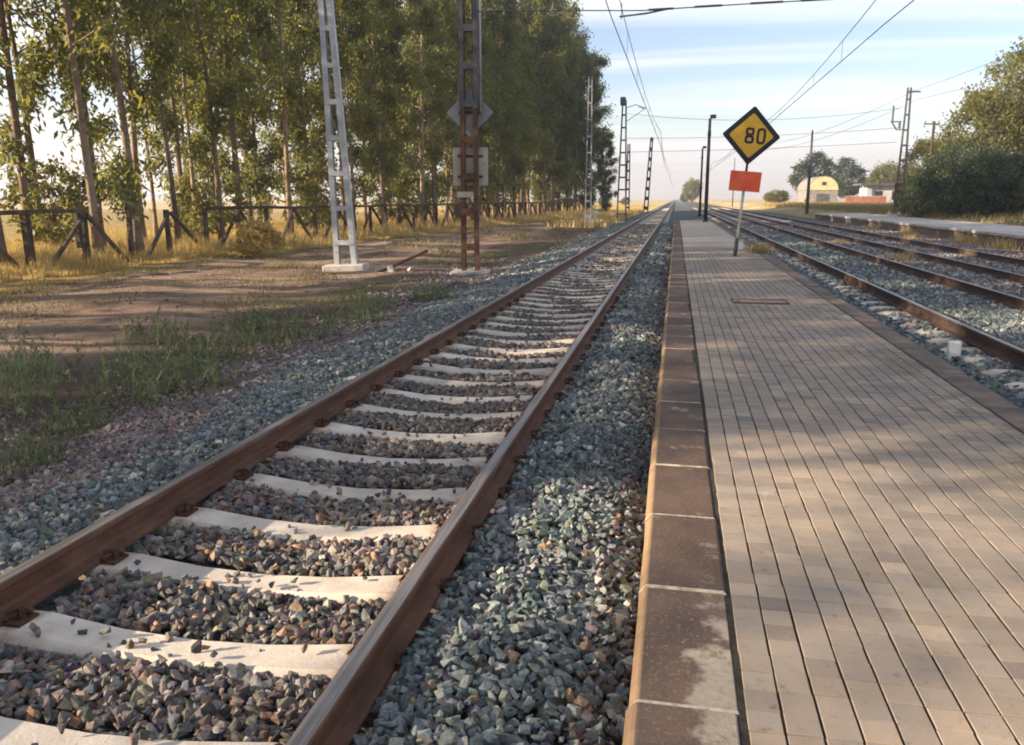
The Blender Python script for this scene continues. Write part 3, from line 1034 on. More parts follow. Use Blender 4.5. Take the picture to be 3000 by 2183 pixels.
def weed_mesh(name, seed, rad, h, nst, leafw=0.012):
    """upright stems with thin side leaves"""
    r = np.random.default_rng(seed)
    Vs, Fs, off = [], [], 0
    a = r.uniform(0, 2 * math.pi, nst)
    q = rad * np.sqrt(r.uniform(0, 1, nst))
    P = np.stack([q * np.cos(a), q * np.sin(a), np.full(nst, -0.03)], -1)
    hh = h * (0.40 + 0.65 * r.uniform(0, 1, nst)) * (1 - 0.35 * q / rad)
    V_, F_ = blades('', P, hh, np.full(nst, leafw * 0.9), 0.55, r, 3, 0.15)
    Vs.append(V_); Fs.append(F_); off += len(V_)
    st = V_.reshape(nst, 4, 2, 3).mean(2)
    for rep in range(30):
        f = r.uniform(0.15, 0.98, nst)
        i0 = np.minimum((f * 3).astype(int), 2)
        ff = (f * 3 - i0)[:, None]
        base = st[np.arange(nst), i0] * (1 - ff) + st[np.arange(nst), i0 + 1] * ff
        V_, F_ = blades('', base, r.uniform(0.03, 0.10, nst) * (h / 0.6), np.full(nst, leafw * 0.9), 1.3, r, 2, 0.6)
        Vs.append(V_); Fs.append(F_ + off); off += len(V_)
    return np_mesh(name, np.concatenate(Vs), np.concatenate(Fs), M['green_weed'])


W1 = weed_mesh('weed_plant', 1, 0.72, 0.95, 58)
W2 = weed_mesh('weed_plant', 2, 0.62, 0.8, 44)
W3 = weed_mesh('weed_plant', 3, 0.34, 0.55, 45)
for me, x, y, s, rz, lab in (
        (W1, -5.15, 7.5, 1.0, 0.0, 'tall green weed clump beside the ballast, largest in the left foreground'),
        (W2, -5.65, 8.4, 1.0, 2.0, 'green weed clump just behind the largest clump by the ballast'),
        (W1, -6.45, 6.9, 0.95, 1.0, 'green weed clump at the far left edge of the picture'),
        (W3, -4.55, 5.0, 0.95, 3.0, 'small green weed alone on the ballast in the lower left'),
        (W2, -5.3, 10.9, 1.05, 4.0, 'bushy green weed clump midway along the ballast edge'),
        (W1, -5.0, 12.9, 0.80, 5.0, 'dense green clump at the far end of the ballast weeds'),
        (W2, -5.9, 10.0, 1.05, 0.6, 'loose pale weed clump on bare soil behind the ballast'),
        (W3, -5.1, 6.3, 0.9, 1.7, 'low leafy weed in front of the largest green clump'),
        (W2, -7.4, 8.3, 0.9, 2.6, 'wispy weed clump on the soil left of the largest clump'),
        (W1, -5.6, 14.6, 0.75, 3.3, 'wispy green clump before the white rubble'),
        (W2, -7.2, 10.6, 0.8, 0.2, 'thin pale weeds in the middle of the bare soil'),
        (W3, -6.6, 12.3, 1.2, 1.1, 'thin weed clump near the mast with the rubble'),
        (W3, -4.6, 15.6, 1.1, 2.2, 'low weed at the foot of the ballast before the rusty mast')):
    o = link('weed_plant', me, loc=(x, y, gz(x, y)), rot=(0, 0, rz), scale=(s, s, s))
    tag(o, lab, 'weed', 'green weeds beside the ballast')
DT = np_mesh('grass_tuft', *blades('', np.stack([rng.normal(0, 0.14, 130), rng.normal(0, 0.14, 130), np.full(130, -0.02)], -1), rng.uniform(0.12, 0.34, 130), np.full(130, 0.016), 0.8, rng), M['low_grass'])
for x, y, z, s, lab in ((2.35, 24.0, PT, 1.5, 'dark green grass tuft on the platform edge right of the speed sign'),
                        (2.2, 23.3, PT, 1.0, 'small grass tuft on the platform just before the larger tuft')):
    o = link('grass_tuft', DT, loc=(x, y, z), scale=(s, s, s))
    tag(o, lab, 'grass', 'grass tufts on the platform')
DG = np_mesh('dry_tuft', *blades('', np.stack([rng.normal(0, 0.2, 220), rng.normal(0, 0.3, 220), np.full(220, -0.02)], -1), rng.uniform(0.06, 0.62, 220) * rng.uniform(0.4, 1, 220), np.full(220, 0.022), 1.0, rng), M['dry_grass'])
for x, y, s, rz, lab in ((11.2, 32.0, 1.5, 0, 'bright golden dry grass against the far platform, right edge of the picture'),
                         (11.15, 35.5, 1.35, 1, 'golden dry grass against the far platform, next to the brightest clump'),
                         (11.1, 44, 1.1, 2, 'dry tuft midway along the foot of the far platform'),
                         (11.1, 52, 1.0, 3, 'dry tuft near the far end of the far platform'),
                         (6.0, 24.5, 0.85, 3, 'straw tuft between the two right-hand tracks'),
                         (6.0, 33, 0.8, 4, 'second straw tuft farther along between the right-hand tracks'),
                         (9.6, 38, 0.9, 5, 'straw tuft on the ballast right of the farthest track')):
    o = link('dry_tuft', DG, loc=(x, y, gz(x, y) + 0.03), scale=(s * 0.8, s * 1.5, s), rot=(0, 0, 0.05 * rz))
    tag(o, lab, 'grass', 'dry tufts among the right-hand tracks')
r = np.random.default_rng(52)
n = 26000
x = r.uniform(15.7, 34, n); y = r.uniform(24, 130, n)
P = np.stack([x, y, gza(x, y) - 0.02], -1)
V_, F_ = blades('', P, r.uniform(0.15, 0.75, n) * (0.6 + 0.5 * np.sin(x + 0.3 * y) ** 2), np.full(n, 0.05), 0.6, r)
o = link('verge_grass', np_mesh('verge_grass', V_, F_, M['low_grass']))
tag(o, 'rough grass verge behind the far platform', 'grass', kind='stuff')
n = 9000
x = r.uniform(15, 40, n); y = r.uniform(130, 160, n)
P = np.stack([x, y, gza(x, y) - 0.02], -1)
V_, F_ = blades('', P, r.uniform(0.3, 1.1, n), np.full(n, 0.12), 0.6, r)
o = link('golden_bank', np_mesh('golden_bank', V_, F_, M['dry_grass']))
tag(o, 'golden dry grass before the distant barn and house', 'grass', kind='stuff')
n = 12000
x = np.concatenate([r.uniform(-40, -4.8, n), r.uniform(-9, -4.8, 5000)]); y = np.concatenate([r.uniform(125, 230, n), r.uniform(60, 125, 5000)])
P = np.stack([x, y, gza(x, y) - 0.02], -1)
V_, F_ = blades('', P, r.uniform(0.25, 0.9, len(x)), np.full(len(x), 0.10), 0.6, r)
o = link('trackside_grass', np_mesh('trackside_grass', V_, F_, M['dry_grass']))
tag(o, 'distant dry grass beside the line beyond the grove', 'grass', kind='stuff')

# ------------------------------------------------------------------ trees
def leaf_quads(C, size, r, hang=0.7, asp=0.36):
    """C (n,3) leaf roots; narrow drooping leaf diamonds"""
    n = len(C)
    d = r.normal(size=(n, 3))
    d /= np.linalg.norm(d, axis=1)[:, None]
    d[:, 2] -= hang
    d /= np.linalg.norm(d, axis=1)[:, None]
    s = np.cross(d, r.normal(size=(n, 3)))
    s /= np.linalg.norm(s, axis=1)[:, None] + 1e-9
    L = size * r.uniform(0.6, 1.35, (n, 1))
    w = L * asp * 0.5
    mid = C + d * L * 0.45
    V_ = np.stack([C, mid + s * w, C + d * L, mid - s * w], 1).reshape(-1, 3)
    F_ = np.arange(4 * n).reshape(-1, 4)
    return V_, F_


def tall_tree(seed, H, cb, rad, nl=30, clumps=6, per=70, leaf=0.27, r0=0.15, lean=0.6, low=5):
    """slender plantation tree: tapered stem, steep limbs, hanging leaf sprays"""
    r = np.random.default_rng(seed)
    rn = random.Random(seed)
    mb = MB()
    lx, ly = r.normal(0, lean, 2)
    k1, k2 = r.uniform(0, 6, 2)

    def axis(f):
        return Vector((lx * f ** 1.5 + 0.16 * math.sin(4 * f + k1) * f, ly * f ** 1.5 + 0.16 * math.sin(5 * f + k2) * f, H * f - 0.15))
    N = 12
    mb.tube([axis(i / N) for i in range(N + 1)], [r0 * (1 - 0.88 * (i / N) ** 0.9) + (0.06 * r0 / 0.15 if i == 0 else 0) for i in range(N + 1)], 8)
    roots = []
    for i in range(nl + low):
        if i < nl:
            f = cb / H + (0.97 - cb / H) * (i + rn.random()) / nl
        else:
            f = (cb / H) * rn.uniform(0.45, 1.0)
        p = axis(f)
        a_ = rn.uniform(0, 6.283)
        taper = math.sin(math.pi * min(1, max(0.12, (f - cb / H * 0.6) / (1 - cb / H * 0.6))) ** 0.75) ** 0.7
        L = rad * (0.35 + 0.75 * taper) * rn.uniform(0.65, 1.15)
        if i >= nl: L *= 0.6
        el = rn.uniform(0.25, 1.0)
        d = Vector((math.cos(a_) * math.cos(el), math.sin(a_) * math.cos(el), math.sin(el)))
        b = p + d * L * 0.55
        e = p + d * L + Vector((0, 0, -0.12 * L))
        rr_ = r0 * (1 - 0.85 * f) * 0.42
        mb.tube([p, b, e], [rr_, rr_ * 0.6, rr_ * 0.15], 5, cap=False)
        for c in range(clumps if i < nl else 3):
            g_ = rn.uniform(0.3, 1.08)
            q = p.lerp(b, g_ / 0.55) if g_ < 0.55 else b.lerp(e, (g_ - 0.55) / 0.45)
            roots.append((q, rn.uniform(0.30, 0.62) * (rad / 2.4) ** 0.5))
    Cs = []
    for q, cr_ in roots:
        m = int(per * rn.uniform(0.5, 1.3))
        o_ = r.normal(size=(m, 3)) * np.array([cr_ * 0.55, cr_ * 0.55, cr_ * 0.75])
        Cs.append(np.array(q) + o_ + np.array([0, 0, -0.25 * cr_]))
    V_, F_ = leaf_quads(np.concatenate(Cs), leaf, r, 0.9)
    trunk = mb.mesh('trunk', M['bark'], smooth=True)
    crown = np_mesh('crown', V_, F_, M['leaf_euc'])
    return trunk, crown


TV = [tall_tree(201, 17.0, 4.4, 2.5, 31, 5, 66, low=6), tall_tree(202, 19.0, 5.4, 2.3, 31, 5, 62, low=5), tall_tree(203, 15.5, 3.6, 2.6, 30, 5, 64, low=7),
      tall_tree(204, 18.0, 6.0, 2.2, 28, 5, 62, r0=0.12, low=4), tall_tree(205, 20.0, 4.8, 2.8, 35, 5, 66, r0=0.18, low=6), tall_tree(206, 16.5, 4.8, 2.1, 27, 5, 58, r0=0.11, low=5)]

TA = [tall_tree(211, 17.0, 5.4, 2.6, 21, 4, 84, low=2), tall_tree(212, 19.0, 6.4, 2.4, 21, 4, 80, low=1), tall_tree(213, 15.5, 4.6, 2.7, 20, 4, 82, low=3),
      tall_tree(214, 18.0, 7.0, 2.2, 19, 4, 80, r0=0.12, low=1), tall_tree(215, 20.0, 5.8, 2.9, 24, 4, 84, r0=0.18, low=2), tall_tree(216, 16.5, 5.6, 2.2, 18, 4, 78, r0=0.11, low=2)]
tr = random.Random(3)
spots = []
for row in range(4):
    y = -34 + row * 1.1
    while y < 119:
        step = (2.8 if 13 < y < 45 else 3.5 if y < 45 else 4.3) if row < 3 else 5.2
        x = fence_x(max(y, 10)) - 1.3 - row * 2.9 + tr.uniform(-0.7, 0.7)
        if tr.random() > (0.06 if y > 12 else 0.14):
            yf = y + 0.4245 * abs(x)
            if not (-0.6 < yf < 3.2 and row != 2) and not (7.6 < yf < 9.4 and row in (0, 3)):
                spots.append((x, y + tr.uniform(-0.8, 0.8), row))
        y += step + tr.uniform(-0.4, 0.9)
spots = [q_ for q_ in spots if not -3 < q_[1] + 0.4245 * abs(q_[0]) < 14.5]
spots += [(xq, yq - 0.4245 * abs(xq), rq) for xq, yq, rq in ((-22.0, -2.4, 1), (-19.4, 5.0, 0), (-22.3, 5.7, 1), (-28.0, 0.6, 3), (-19.3, 9.3, 0), (-25.3, 8.7, 2), (-22.2, 11.6, 1), (-25.5, 12.6, 2), (-19.2, 13.4, 0))]  # unseen trees added at set spots to shape the dappled shade
spots = [q_ for q_ in spots if not (q_[2] == 3 and -5 < q_[1] < 42)]
spots.sort(key=lambda s_: (s_[2], s_[1]))


def plant(name, tv, x, y, z, s, rz, label, cat, group=None, sz=1.0):
    t_ = empty(name, (x, y, z), rz)
    t_.scale = (s, s, s * sz)
    tag(t_, label, cat, group)
    link('trunk', tv[0], t_)
    link('crown', tv[1], t_)
    return t_


front = [s_ for s_ in spots if s_[2] == 0 and s_[1] > 14]
ORD = ['first', 'second', 'third', 'fourth', 'fifth', 'sixth', 'seventh', 'eighth', 'ninth', 'tenth', 'eleventh', 'twelfth', 'thirteenth', 'fourteenth', 'fifteenth', 'sixteenth',
       'seventeenth', 'eighteenth', 'nineteenth', 'twentieth']
seen_lab = {}
for (x, y, row) in spots:
    big_ = 1.0 + 0.38 * max(0, min(1, (y - 50) / 50))
    s = tr.uniform(0.86, 1.14) * big_
    if (x, y, row) in front:
        i = front.index((x, y, row))
        if i < len(ORD):
            lab = 'slender eucalyptus right behind the fence, %s trunk of the front row from the left' % ORD[i]
        else:
            lab = 'slender eucalyptus far along the front row, %s past the twentieth' % ORD[min(i - 20, 19)]
    elif y < 14:
        lab = 'slender eucalyptus of the grove left of the view, unseen, added for its shade'
    else:
        i = min(range(len(front)), key=lambda q_: abs(front[q_][1] - y))
        lab = 'eucalyptus in the grove\'s %s row behind the %s front trunk%s' % (ORD[row], ORD[i % 20], '' if i < 20 else ' past the twentieth')
        seen_lab[lab] = seen_lab.get(lab, 0) + 1
        if seen_lab[lab] > 1: lab += ', farther right' if seen_lab[lab] == 2 else ', farthest right'
    plant('eucalyptus_tree', (TA[tr.choice((0, 1, 2, 3, 3, 5, 4))] if 12 < y < 40 or (y >= 40 and tr.random() < 0.35) else TV[tr.randrange(6)]), x, y, gz(x, y), s, tr.uniform(0, 6.28), lab, 'tree', 'eucalyptus grove behind the wooden fence')
# the grove's last, bigger trees towards the line
EV = [tall_tree(301, 21, 3.0, 3.9, 46, 8, 70, leaf=0.38, r0=0.26, low=8), tall_tree(302, 26, 3.6, 4.3, 50, 8, 72, leaf=0.40, r0=0.28, low=8)]
for x, y, s, k, lab in ((-12.3, 117, 0.98, 0, 'broad eucalyptus standing last at the right end of the grove'),
                        (-15.5, 122, 0.80, 0, 'smaller eucalyptus behind the last broad one at the grove end'),
                        (-17.5, 112, 1.0, 1, 'tall broad eucalyptus second from the right end of the grove'),
                        (-21.5, 116, 1.05, 1, 'tall eucalyptus behind the right end of the grove'),
                        (-15.6, 101, 0.98, 1, 'tall broad eucalyptus third from the right end of the grove'),
                        (-9.8, 120, 0.52, 0, 'short bushy eucalyptus leaning out at the grove end')):
    plant('eucalyptus_tree', EV[k], x, y, gz(x, y), s, tr.uniform(0, 6.28), lab, 'tree', 'big trees at the end of the grove')


def round_tree(seed, H, rad, leaf, n_cl, per, leafmat, cb=0.18, trunk_r=0.22, squash=1.0, bark='bark2'):
    """broad tree or shrub: limbs fan out to clumps over an uneven rounded volume"""
    r = np.random.default_rng(seed)
    mb = MB()
    mb.tube([(0, 0, -0.2), (0.05, 0.03, H * cb), (0.1, -0.06, H * 0.55)], [trunk_r * 1.2, trunk_r * 0.8, trunk_r * 0.3], 8)
    Cs = []
    lob = r.normal(size=(7, 3))
    lob /= np.linalg.norm(lob, axis=1)[:, None]
    for i in range(n_cl):
        d = r.normal(size=3)
        d /= np.linalg.norm(d)
        bumpy = 0.80 + 0.28 * max(0.0, float(np.max(lob @ d)) - 0.55) / 0.45
        q = d * bumpy * r.uniform(0.55, 1.0) ** 0.5
        c = np.array([q[0] * rad, q[1] * rad, H * (cb + (1 - cb) * 0.5) + q[2] * H * (1 - cb) * 0.5 * squash])
        if i % 4 == 0:
            mb.tube([(0.05, 0, H * cb * r.uniform(0.8, 1.6)), tuple(c * np.array([0.55, 0.55, 0.8])), tuple(c)], [trunk_r * 0.35, trunk_r * 0.18, 0.02], 5, cap=False)
        cr_ = rad * r.uniform(0.13, 0.24)
        m = int(per * r.uniform(0.6, 1.3))
        Cs.append(c + r.normal(size=(m, 3)) * np.array([cr_, cr_, cr_ * 0.8]) * 0.6)
    V_, F_ = leaf_quads(np.concatenate(Cs), leaf, r, 0.35, 0.5)
    return mb.mesh('trunk', M[bark], smooth=True), np_mesh('crown', V_, F_, M[leafmat])


RT = round_tree(401, 13, 4.4, 0.30, 170, 110, 'leaf_right', 0.10)
RT2 = round_tree(402, 10, 3.8, 0.28, 150, 105, 'leaf_right', 0.08)
RB = round_tree(403, 5.2, 2.7, 0.17, 130, 130, 'leaf_dark', 0.02, 0.12)
RB2 = round_tree(404, 3.4, 2.4, 0.16, 110, 120, 'leaf_dark', 0.02, 0.10)
FT = round_tree(405, 10, 3.8, 0.42, 130, 80, 'leaf_dark', 0.10, 0.25)
FT2 = round_tree(406, 10, 4.2, 0.42, 130, 80, 'leaf_right', 0.10, 0.25)
DB = round_tree(408, 1.5, 1.0, 0.16, 60, 60, 'dry_grass', 0.02, 0.02)
plant('dry_bush', DB, -14.6, 27.6, gz(-14.6, 27.6), 0.85, 0.4, 'pale dry bush at the foot of the fence left of the pale mast', 'shrub')
SP = round_tree(407, 2.7, 1.15, 0.20, 46, 34, 'leaf_right', 0.12, 0.04, bark='bark')
for k, (dx, y, s) in enumerate(((-2.4, 24.2, 0.9), (-5.2, 27.5, 1.2), (-2.2, 32.0, 0.95), (-4.6, 36.5, 1.3), (-2.0, 41.0, 1.05), (-4.0, 47.0, 1.4), (-2.2, 53.5, 1.15), (-3.6, 61.0, 1.4), (-2.4, 70.0, 1.3), (-3.5, 80.0, 1.5), (-6.5, 19.5, 1.1))):
    x = fence_x(y) + dx
    plant('sapling', SP, x, y, gz(x, y), s, k * 1.3, 'leafy green sapling under the grove behind the fence, %s of the saplings from the left' % (ORD[k + 1] if k < 10 else ORD[0]), 'sapling', 'saplings under the grove')
for nm, tv, x, y, s, sz, cat, lab in (
        ('broad_tree', RT, 27.2, 75, 1.05, 1.0, 'tree', 'tall sunlit olive green tree at the right edge of the picture'),
        ('broad_tree', RT2, 24.0, 74, 1.02, 1.0, 'tree', 'sunlit tree left of the tallest one on the right'),
        ('broad_tree', RT, 30.5, 72, 0.9, 1.0, 'tree', 'tree partly out of view behind the tallest one on the right'),
        ('broad_tree', RT2, 21.2, 79, 0.66, 1.0, 'tree', 'small pale tree beside the wooden utility pole'),
        ('dark_shrub', RB, 17.6, 58, 0.95, 1.0, 'shrub', 'big dark green shrub behind the far platform'),
        ('dark_shrub', RB2, 19.4, 57, 1.15, 1.0, 'shrub', 'low dark shrub right of the big one behind the far platform'),
        ('dark_shrub', RB2, 22.4, 56, 1.15, 1.0, 'shrub', 'low dark shrub at the right edge behind the far platform'),
        ('dark_shrub', RB2, 16.6, 62, 0.8, 1.0, 'shrub', 'small dark shrub at the left foot of the big dark shrub'),
        ('round_tree', FT, 29.8, 202, 1.12, 1.0, 'tree', 'dark distant tree directly behind the ochre barn'),
        ('round_tree', FT, 41.0, 222, 1.08, 1.0, 'tree', 'rounded distant tree right of the barn'),
        ('round_tree', FT2, 42.5, 190, 0.92, 0.9, 'tree', 'pale green distant tree behind the white house'),
        ('round_tree', FT2, 47.0, 200, 0.75, 0.9, 'tree', 'small distant tree right of the white house'),
        ('round_tree', FT2, 5.4, 300, 0.75, 1.1, 'tree', 'tiny tree far off where the tracks meet the horizon'),
        ('round_tree', FT, 3.0, 340, 0.42, 1.0, 'tree', 'tiny bush left of the tree at the vanishing point'),
        ('round_tree', FT, -22, 260, 0.35, 0.8, 'shrub', 'far shrub in the field right of the grove'),
        ('round_tree', FT2, -14, 240, 0.30, 0.8, 'shrub', 'far shrub between the grove and the distant masts'),
        ('round_tree', FT2, 24.5, 240, 0.40, 0.7, 'shrub', 'far shrub in the field left of the barn'),
        ('round_tree', FT2, 19.5, 172, 0.55, 0.5, 'shrub', 'yellowish shrub hiding the barn\'s left corner')):
    plant(nm, tv, x, y, gz_profile(x) - 0.05, s, random.uniform(0, 6.28), lab, cat, {'broad_tree': 'trees behind the far platform', 'dark_shrub': 'dark shrubs behind the far platform', 'round_tree': 'distant trees and shrubs'}[nm], sz)

# ------------------------------------------------------------------ wooden fence
fen = empty('wooden_fence', (fence_x(20), 20, -0.3))
tag(fen, 'dark weathered timber fence with leaning braces before the eucalyptus grove', 'fence')
f0 = Vector((fence_x(20), 20, -0.3))


def fpt(y, z, out=0.0):
    return Vector((fence_x(y) + out, y, z)) - f0


posts = [14.5, 16.55, 18.6, 20.65, 22.8, 24.8, 26.8, 29.0] + [29.0 + 2.15 * k for k in range(1, 42)]
fr_ = random.Random(9)
FZ = -0.34
for i, y in enumerate(posts):
    th = 0.20 if abs(y - 20.65) < 0.1 else fr_.uniform(0.13, 0.18)
    mb = MB()
    lean = fr_.uniform(-0.05, 0.05)
    mb.bar(fpt(y, FZ), fpt(y + lean, 1.36 + (0.1 if abs(y - 24.8) < 0.1 else fr_.uniform(-0.03, 0.03)), fr_.uniform(-0.04, 0.04)), th, th, (0, 1, 0))
    mb.build('post', M['wood'], fen, bevel=0.012)
    if abs(y - 22.8) < 0.1:
        mb = MB()
        mb.bar(fpt(y - 0.22, FZ + 0.6), fpt(y - 0.24, 1.33), 0.16, 0.16, (0, 1, 0))
        mb.build('post', M['wood'], fen, bevel=0.012)
    if i % 2 == 0:
        for s in (-1, 1):
            mb = MB()
            mb.bar(fpt(y + s * fr_.uniform(1.5, 1.95), FZ + 0.02, 0.22), fpt(y + s * 0.05, 1.24, 0.09), 0.11, 0.11, (1, 0, 0))
            mb.build('brace', M['wood'], fen, bevel=0.01)
for i in range(len(posts) - 1):
    if 22.7 < posts[i] < 28.9: continue
    mb = MB()
    mb.bar(fpt(posts[i] - 0.05, 1.34 + fr_.uniform(-0.03, 0.03), 0.1), fpt(posts[i + 1] + 0.05, 1.34 + fr_.uniform(-0.03, 0.03), 0.1), 0.095, 0.12, (0, 0, 1))
    mb.build('rail', M['wood'], fen, bevel=0.01)

# ------------------------------------------------------------------ catenary masts
def channel_leg(name, parent, mat, p0, p1, w, d, face):
    """U channel from p0 to p1; open side towards -face in x"""
    mb = MB()
    t_ = 0.014
    a, b = Vector(p0), Vector(p1)
    ax = Vector((face, 0, 0))
    for (ox, oy, wx, wy) in ((0, 0, t_, d), (-face * w / 2, d / 2 - t_ / 2, w, t_), (-face * w / 2, -d / 2 + t_ / 2, w, t_)):
        off = Vector((ox, oy, 0))
        n = len(mb.v)
        for q in (a, b):
            for sx_, sy_ in ((-1, -1), (1, -1), (1, 1), (-1, 1)):
                mb.v.append(tuple(q + off + Vector((sx_ * wx / 2, sy_ * wy / 2, 0))))
        mb.f += [tuple(n + i for i in q) for q in ((0, 3, 2, 1), (4, 5, 6, 7), (0, 1, 5, 4), (1, 2, 6, 5), (2, 3, 7, 6), (3, 0, 4, 7))]
    return mb.build(name, mat, parent)


def lattice_mast(label, x, y, z, H, wb, wt, mat, step=0.95, legw=0.10, depth=0.16, rz=0.0, base=True, batten=0.14, group='overhead line masts', mat_up=None, up_at=None):
    t_ = empty('catenary_mast', (x, y, z), rz)
    tag(t_, label, 'mast', group)
    for s in (-1, 1):
        channel_leg('leg', t_, mat, (s * wb / 2, 0, -0.1), (s * wt / 2, 0, H), legw, depth, s)
    k = 0
    zz = 0.75
    while zz < H:
        w = wb + (wt - wb) * zz / H
        m = mat_up if (mat_up and zz > up_at) else mat
        mb = MB()
        mb.box(-w / 2 + 0.005, w / 2 - 0.005, -depth / 2 - 0.012, -depth / 2 - 0.001, zz - batten / 2, zz + batten / 2)
        mb.box(-w / 2 + 0.005, w / 2 - 0.005, depth / 2 + 0.001, depth / 2 + 0.012, zz - batten / 2, zz + batten / 2)
        mb.build('batten', m, t_)
        zz += step
    if base:
        MB().box(-wb / 2 - 0.28, wb / 2 + 0.28, -0.42, 0.42, -0.25, 0.12).build('foundation', M['concrete'], t_, bevel=0.03)
    return t_


# pale galvanised mast on the left
m1 = lattice_mast('pale galvanised lattice mast on a concrete block, leftmost of the two near masts', -9.45, 23.3, -0.28, 9.2, 0.66, 0.30, M['galv'], 0.98, 0.15, 0.20, rz=R(8))
m1.rotation_euler = (0, R(-2.2), R(8))
# old rusty mast nearer the line with the signs on its far side
m2 = lattice_mast('rusty brown lattice mast carrying sign plates beside the near track', -5.38, 22.0, -0.30, 9.0, 0.46, 0.40, M['rusty'], 0.92, 0.11, 0.18, rz=R(6), batten=0.17, mat_up=M['greysteel'], up_at=3.9)
for s in (-1, 1):
    channel_leg('leg_sleeve', m2, M['greysteel'], (s * 0.232, -0.004, 4.3), (s * 0.216, -0.004, 9.0), 0.10, 0.20, s)
MB().tube([(0.30, 0.02, 4.2), (0.285, 0.02, 9.0)], 0.035, 8).build('conduit', M['galv'], m2, smooth=True)
dm = MB()
h_ = 0.62
dm.v = [(-h_, 0.16, 4.22), (0, 0.16, 4.22 - h_), (h_, 0.16, 4.22), (0, 0.16, 4.22 + h_), (-h_, 0.175, 4.22), (0, 0.175, 4.22 - h_), (h_, 0.175, 4.22), (0, 0.175, 4.22 + h_)]
dm.f = [(0, 1, 2, 3), (7, 6, 5, 4), (0, 4, 5, 1), (1, 5, 6, 2), (2, 6, 7, 3), (3, 7, 4, 0)]
ds = dm.build('diamond_sign', M['plate_back'], m2)
MB().box(-0.3, 0.3, 0.145, 0.158, 4.18, 4.26).build('bracket', M['rusty'], ds)
pn = MB().box(-0.47, 0.47, 0.16, 0.172, 2.36, 3.34).build('sign_panel', M['plate_cream'], m2)
MB().box(-0.34, 0.34, 0.145, 0.158, 2.55, 2.62).box(-0.34, 0.34, 0.145, 0.158, 3.08, 3.15).build('bracket', M['rusty'], pn)
MB().box(-0.33, 0.12, -0.14, -0.11, 2.05, 2.20).build('number_plate', M['plate_cream'], m2)

pm = lattice_mast('slim pale lattice mast in front of the grove\'s right end', -6.1, 60, -0.3, 10.2, 0.48, 0.28, M['plate_back'], 1.1, 0.07, 0.10, base=False, batten=0.10)
m3 = lattice_mast('dark lattice mast with a bracket arm beyond the grove, nearest of the distant ones', -4.5, 72, -0.3, 9.9, 0.86, 0.36, M['greysteel'], 1.0, 0.11, 0.16, base=True, batten=0.13)
m4 = lattice_mast('dark lattice mast just right of the one with the bracket arm', -7.0, 125, -0.3, 9.7, 0.7, 0.4, M['greysteel'], 1.3, 0.16, 0.2, base=False, batten=0.3)
m5 = lattice_mast('dark lattice mast farthest along the left of the line', -4.1, 118, -0.3, 10.0, 0.7, 0.4, M['greysteel'], 1.3, 0.16, 0.2, rz=0.1, base=False, batten=0.5)
m5.rotation_euler = (0, R(3.0), 0)
m6 = lattice_mast('dark lattice mast with switch gear beside the dark shrub on the right', 15.85, 66, 0.5, 8.9, 0.66, 0.30, M['greysteel'], 1.05, 0.10, 0.16, base=True, batten=0.13)
for mm, s in ((m3, 1),):
    mb = MB()
    mb.tube([(0.15, 0, 9.3), (0.9, 0, 9.55), (1.75, 0, 9.25)], 0.03, 6)
    mb.tube([(0.15, 0, 8.2), (1.75, 0, 9.25)], 0.025, 6)
    mb.build('bracket_arm', M['greysteel'], mm)
    mb = MB()
    for q in range(4): mb.tube([(1.2 + 0.12 * q, 0, 9.38 - 0.05 * q), (1.26 + 0.12 * q, 0, 9.36 - 0.05 * q)], 0.075, 8)
    mb.build('insulator', M['insul'], mm)
    mb = MB()
    mb.box(-0.32, 0.12, -0.3, 0.3, 9.5, 10.15)
    mb.build('pulley_box', M['greysteel'], mm, bevel=0.05)
mb = MB()
mb.box(-0.55, -0.2, -0.05, 0.05, 6.0, 6.07)
mb.box(-1.05, -0.35, -0.05, 0.05, 6.55, 6.63)
mb.box(0.15, 0.8, -0.05, 0.05, 4.6, 4.68)
mb.build('cross_arm', M['greysteel'], m6)
mb = MB()
mb.tube([(-0.95, 0, 6.6), (-0.95, 0, 7.7)], 0.07, 8)
mb.tube([(-0.45, 0, 6.1), (-0.45, 0, 6.6)], 0.09, 8)
mb.tube([(-1.0, 0, 6.6), (-0.6, 0, 6.0)], 0.05, 6)
mb.build('switch_gear', M['insul'], m6)
MB().box(-0.42, 0.42, -0.3, -0.1, 0.9, 2.3).build('switch_box', M['rusty'], m6, bevel=0.03)
MB().box(-0.15, 0.75, -0.06, 0.06, 8.55, 8.66).build('head_arm', M['greysteel'], m6)

# timber and steel poles
def pole(name, label, x, y, z, H, r0, r1, mat, cat, extra=None, group=None, lean=0.0):
    t_ = empty(name, (x, y, z))
    tag(t_, label, cat, group)
    MB().tube([(0, 0, -0.2), (lean * 0.5, 0, H * 0.5), (lean, 0, H)], [r0, (r0 + r1) / 2, r1], 10).build('shaft', mat, t_, smooth=True)
    if extra: extra(t_, H)
    return t_


def lamp_head(t_, H):
    MB().tube([(0, 0, -0.05), (0, 0, 0.12)], 0.17, 12).build('base_flange', M['dark'], t_)
    MB().tube([(0, 0, H - 1.05), (0, 0, H - 0.75)], 0.11, 10).build('collar', M['dark'], t_)
    mb = MB()
    mb.tube([(0, 0, H - 0.05), (0.18, 0, H + 0.12)], 0.04, 8)
    mb.box(0.0, 0.36, -0.16, 0.16, H + 0.0, H + 0.22)
    mb.build('lantern', M['dark'], t_, bevel=0.04)


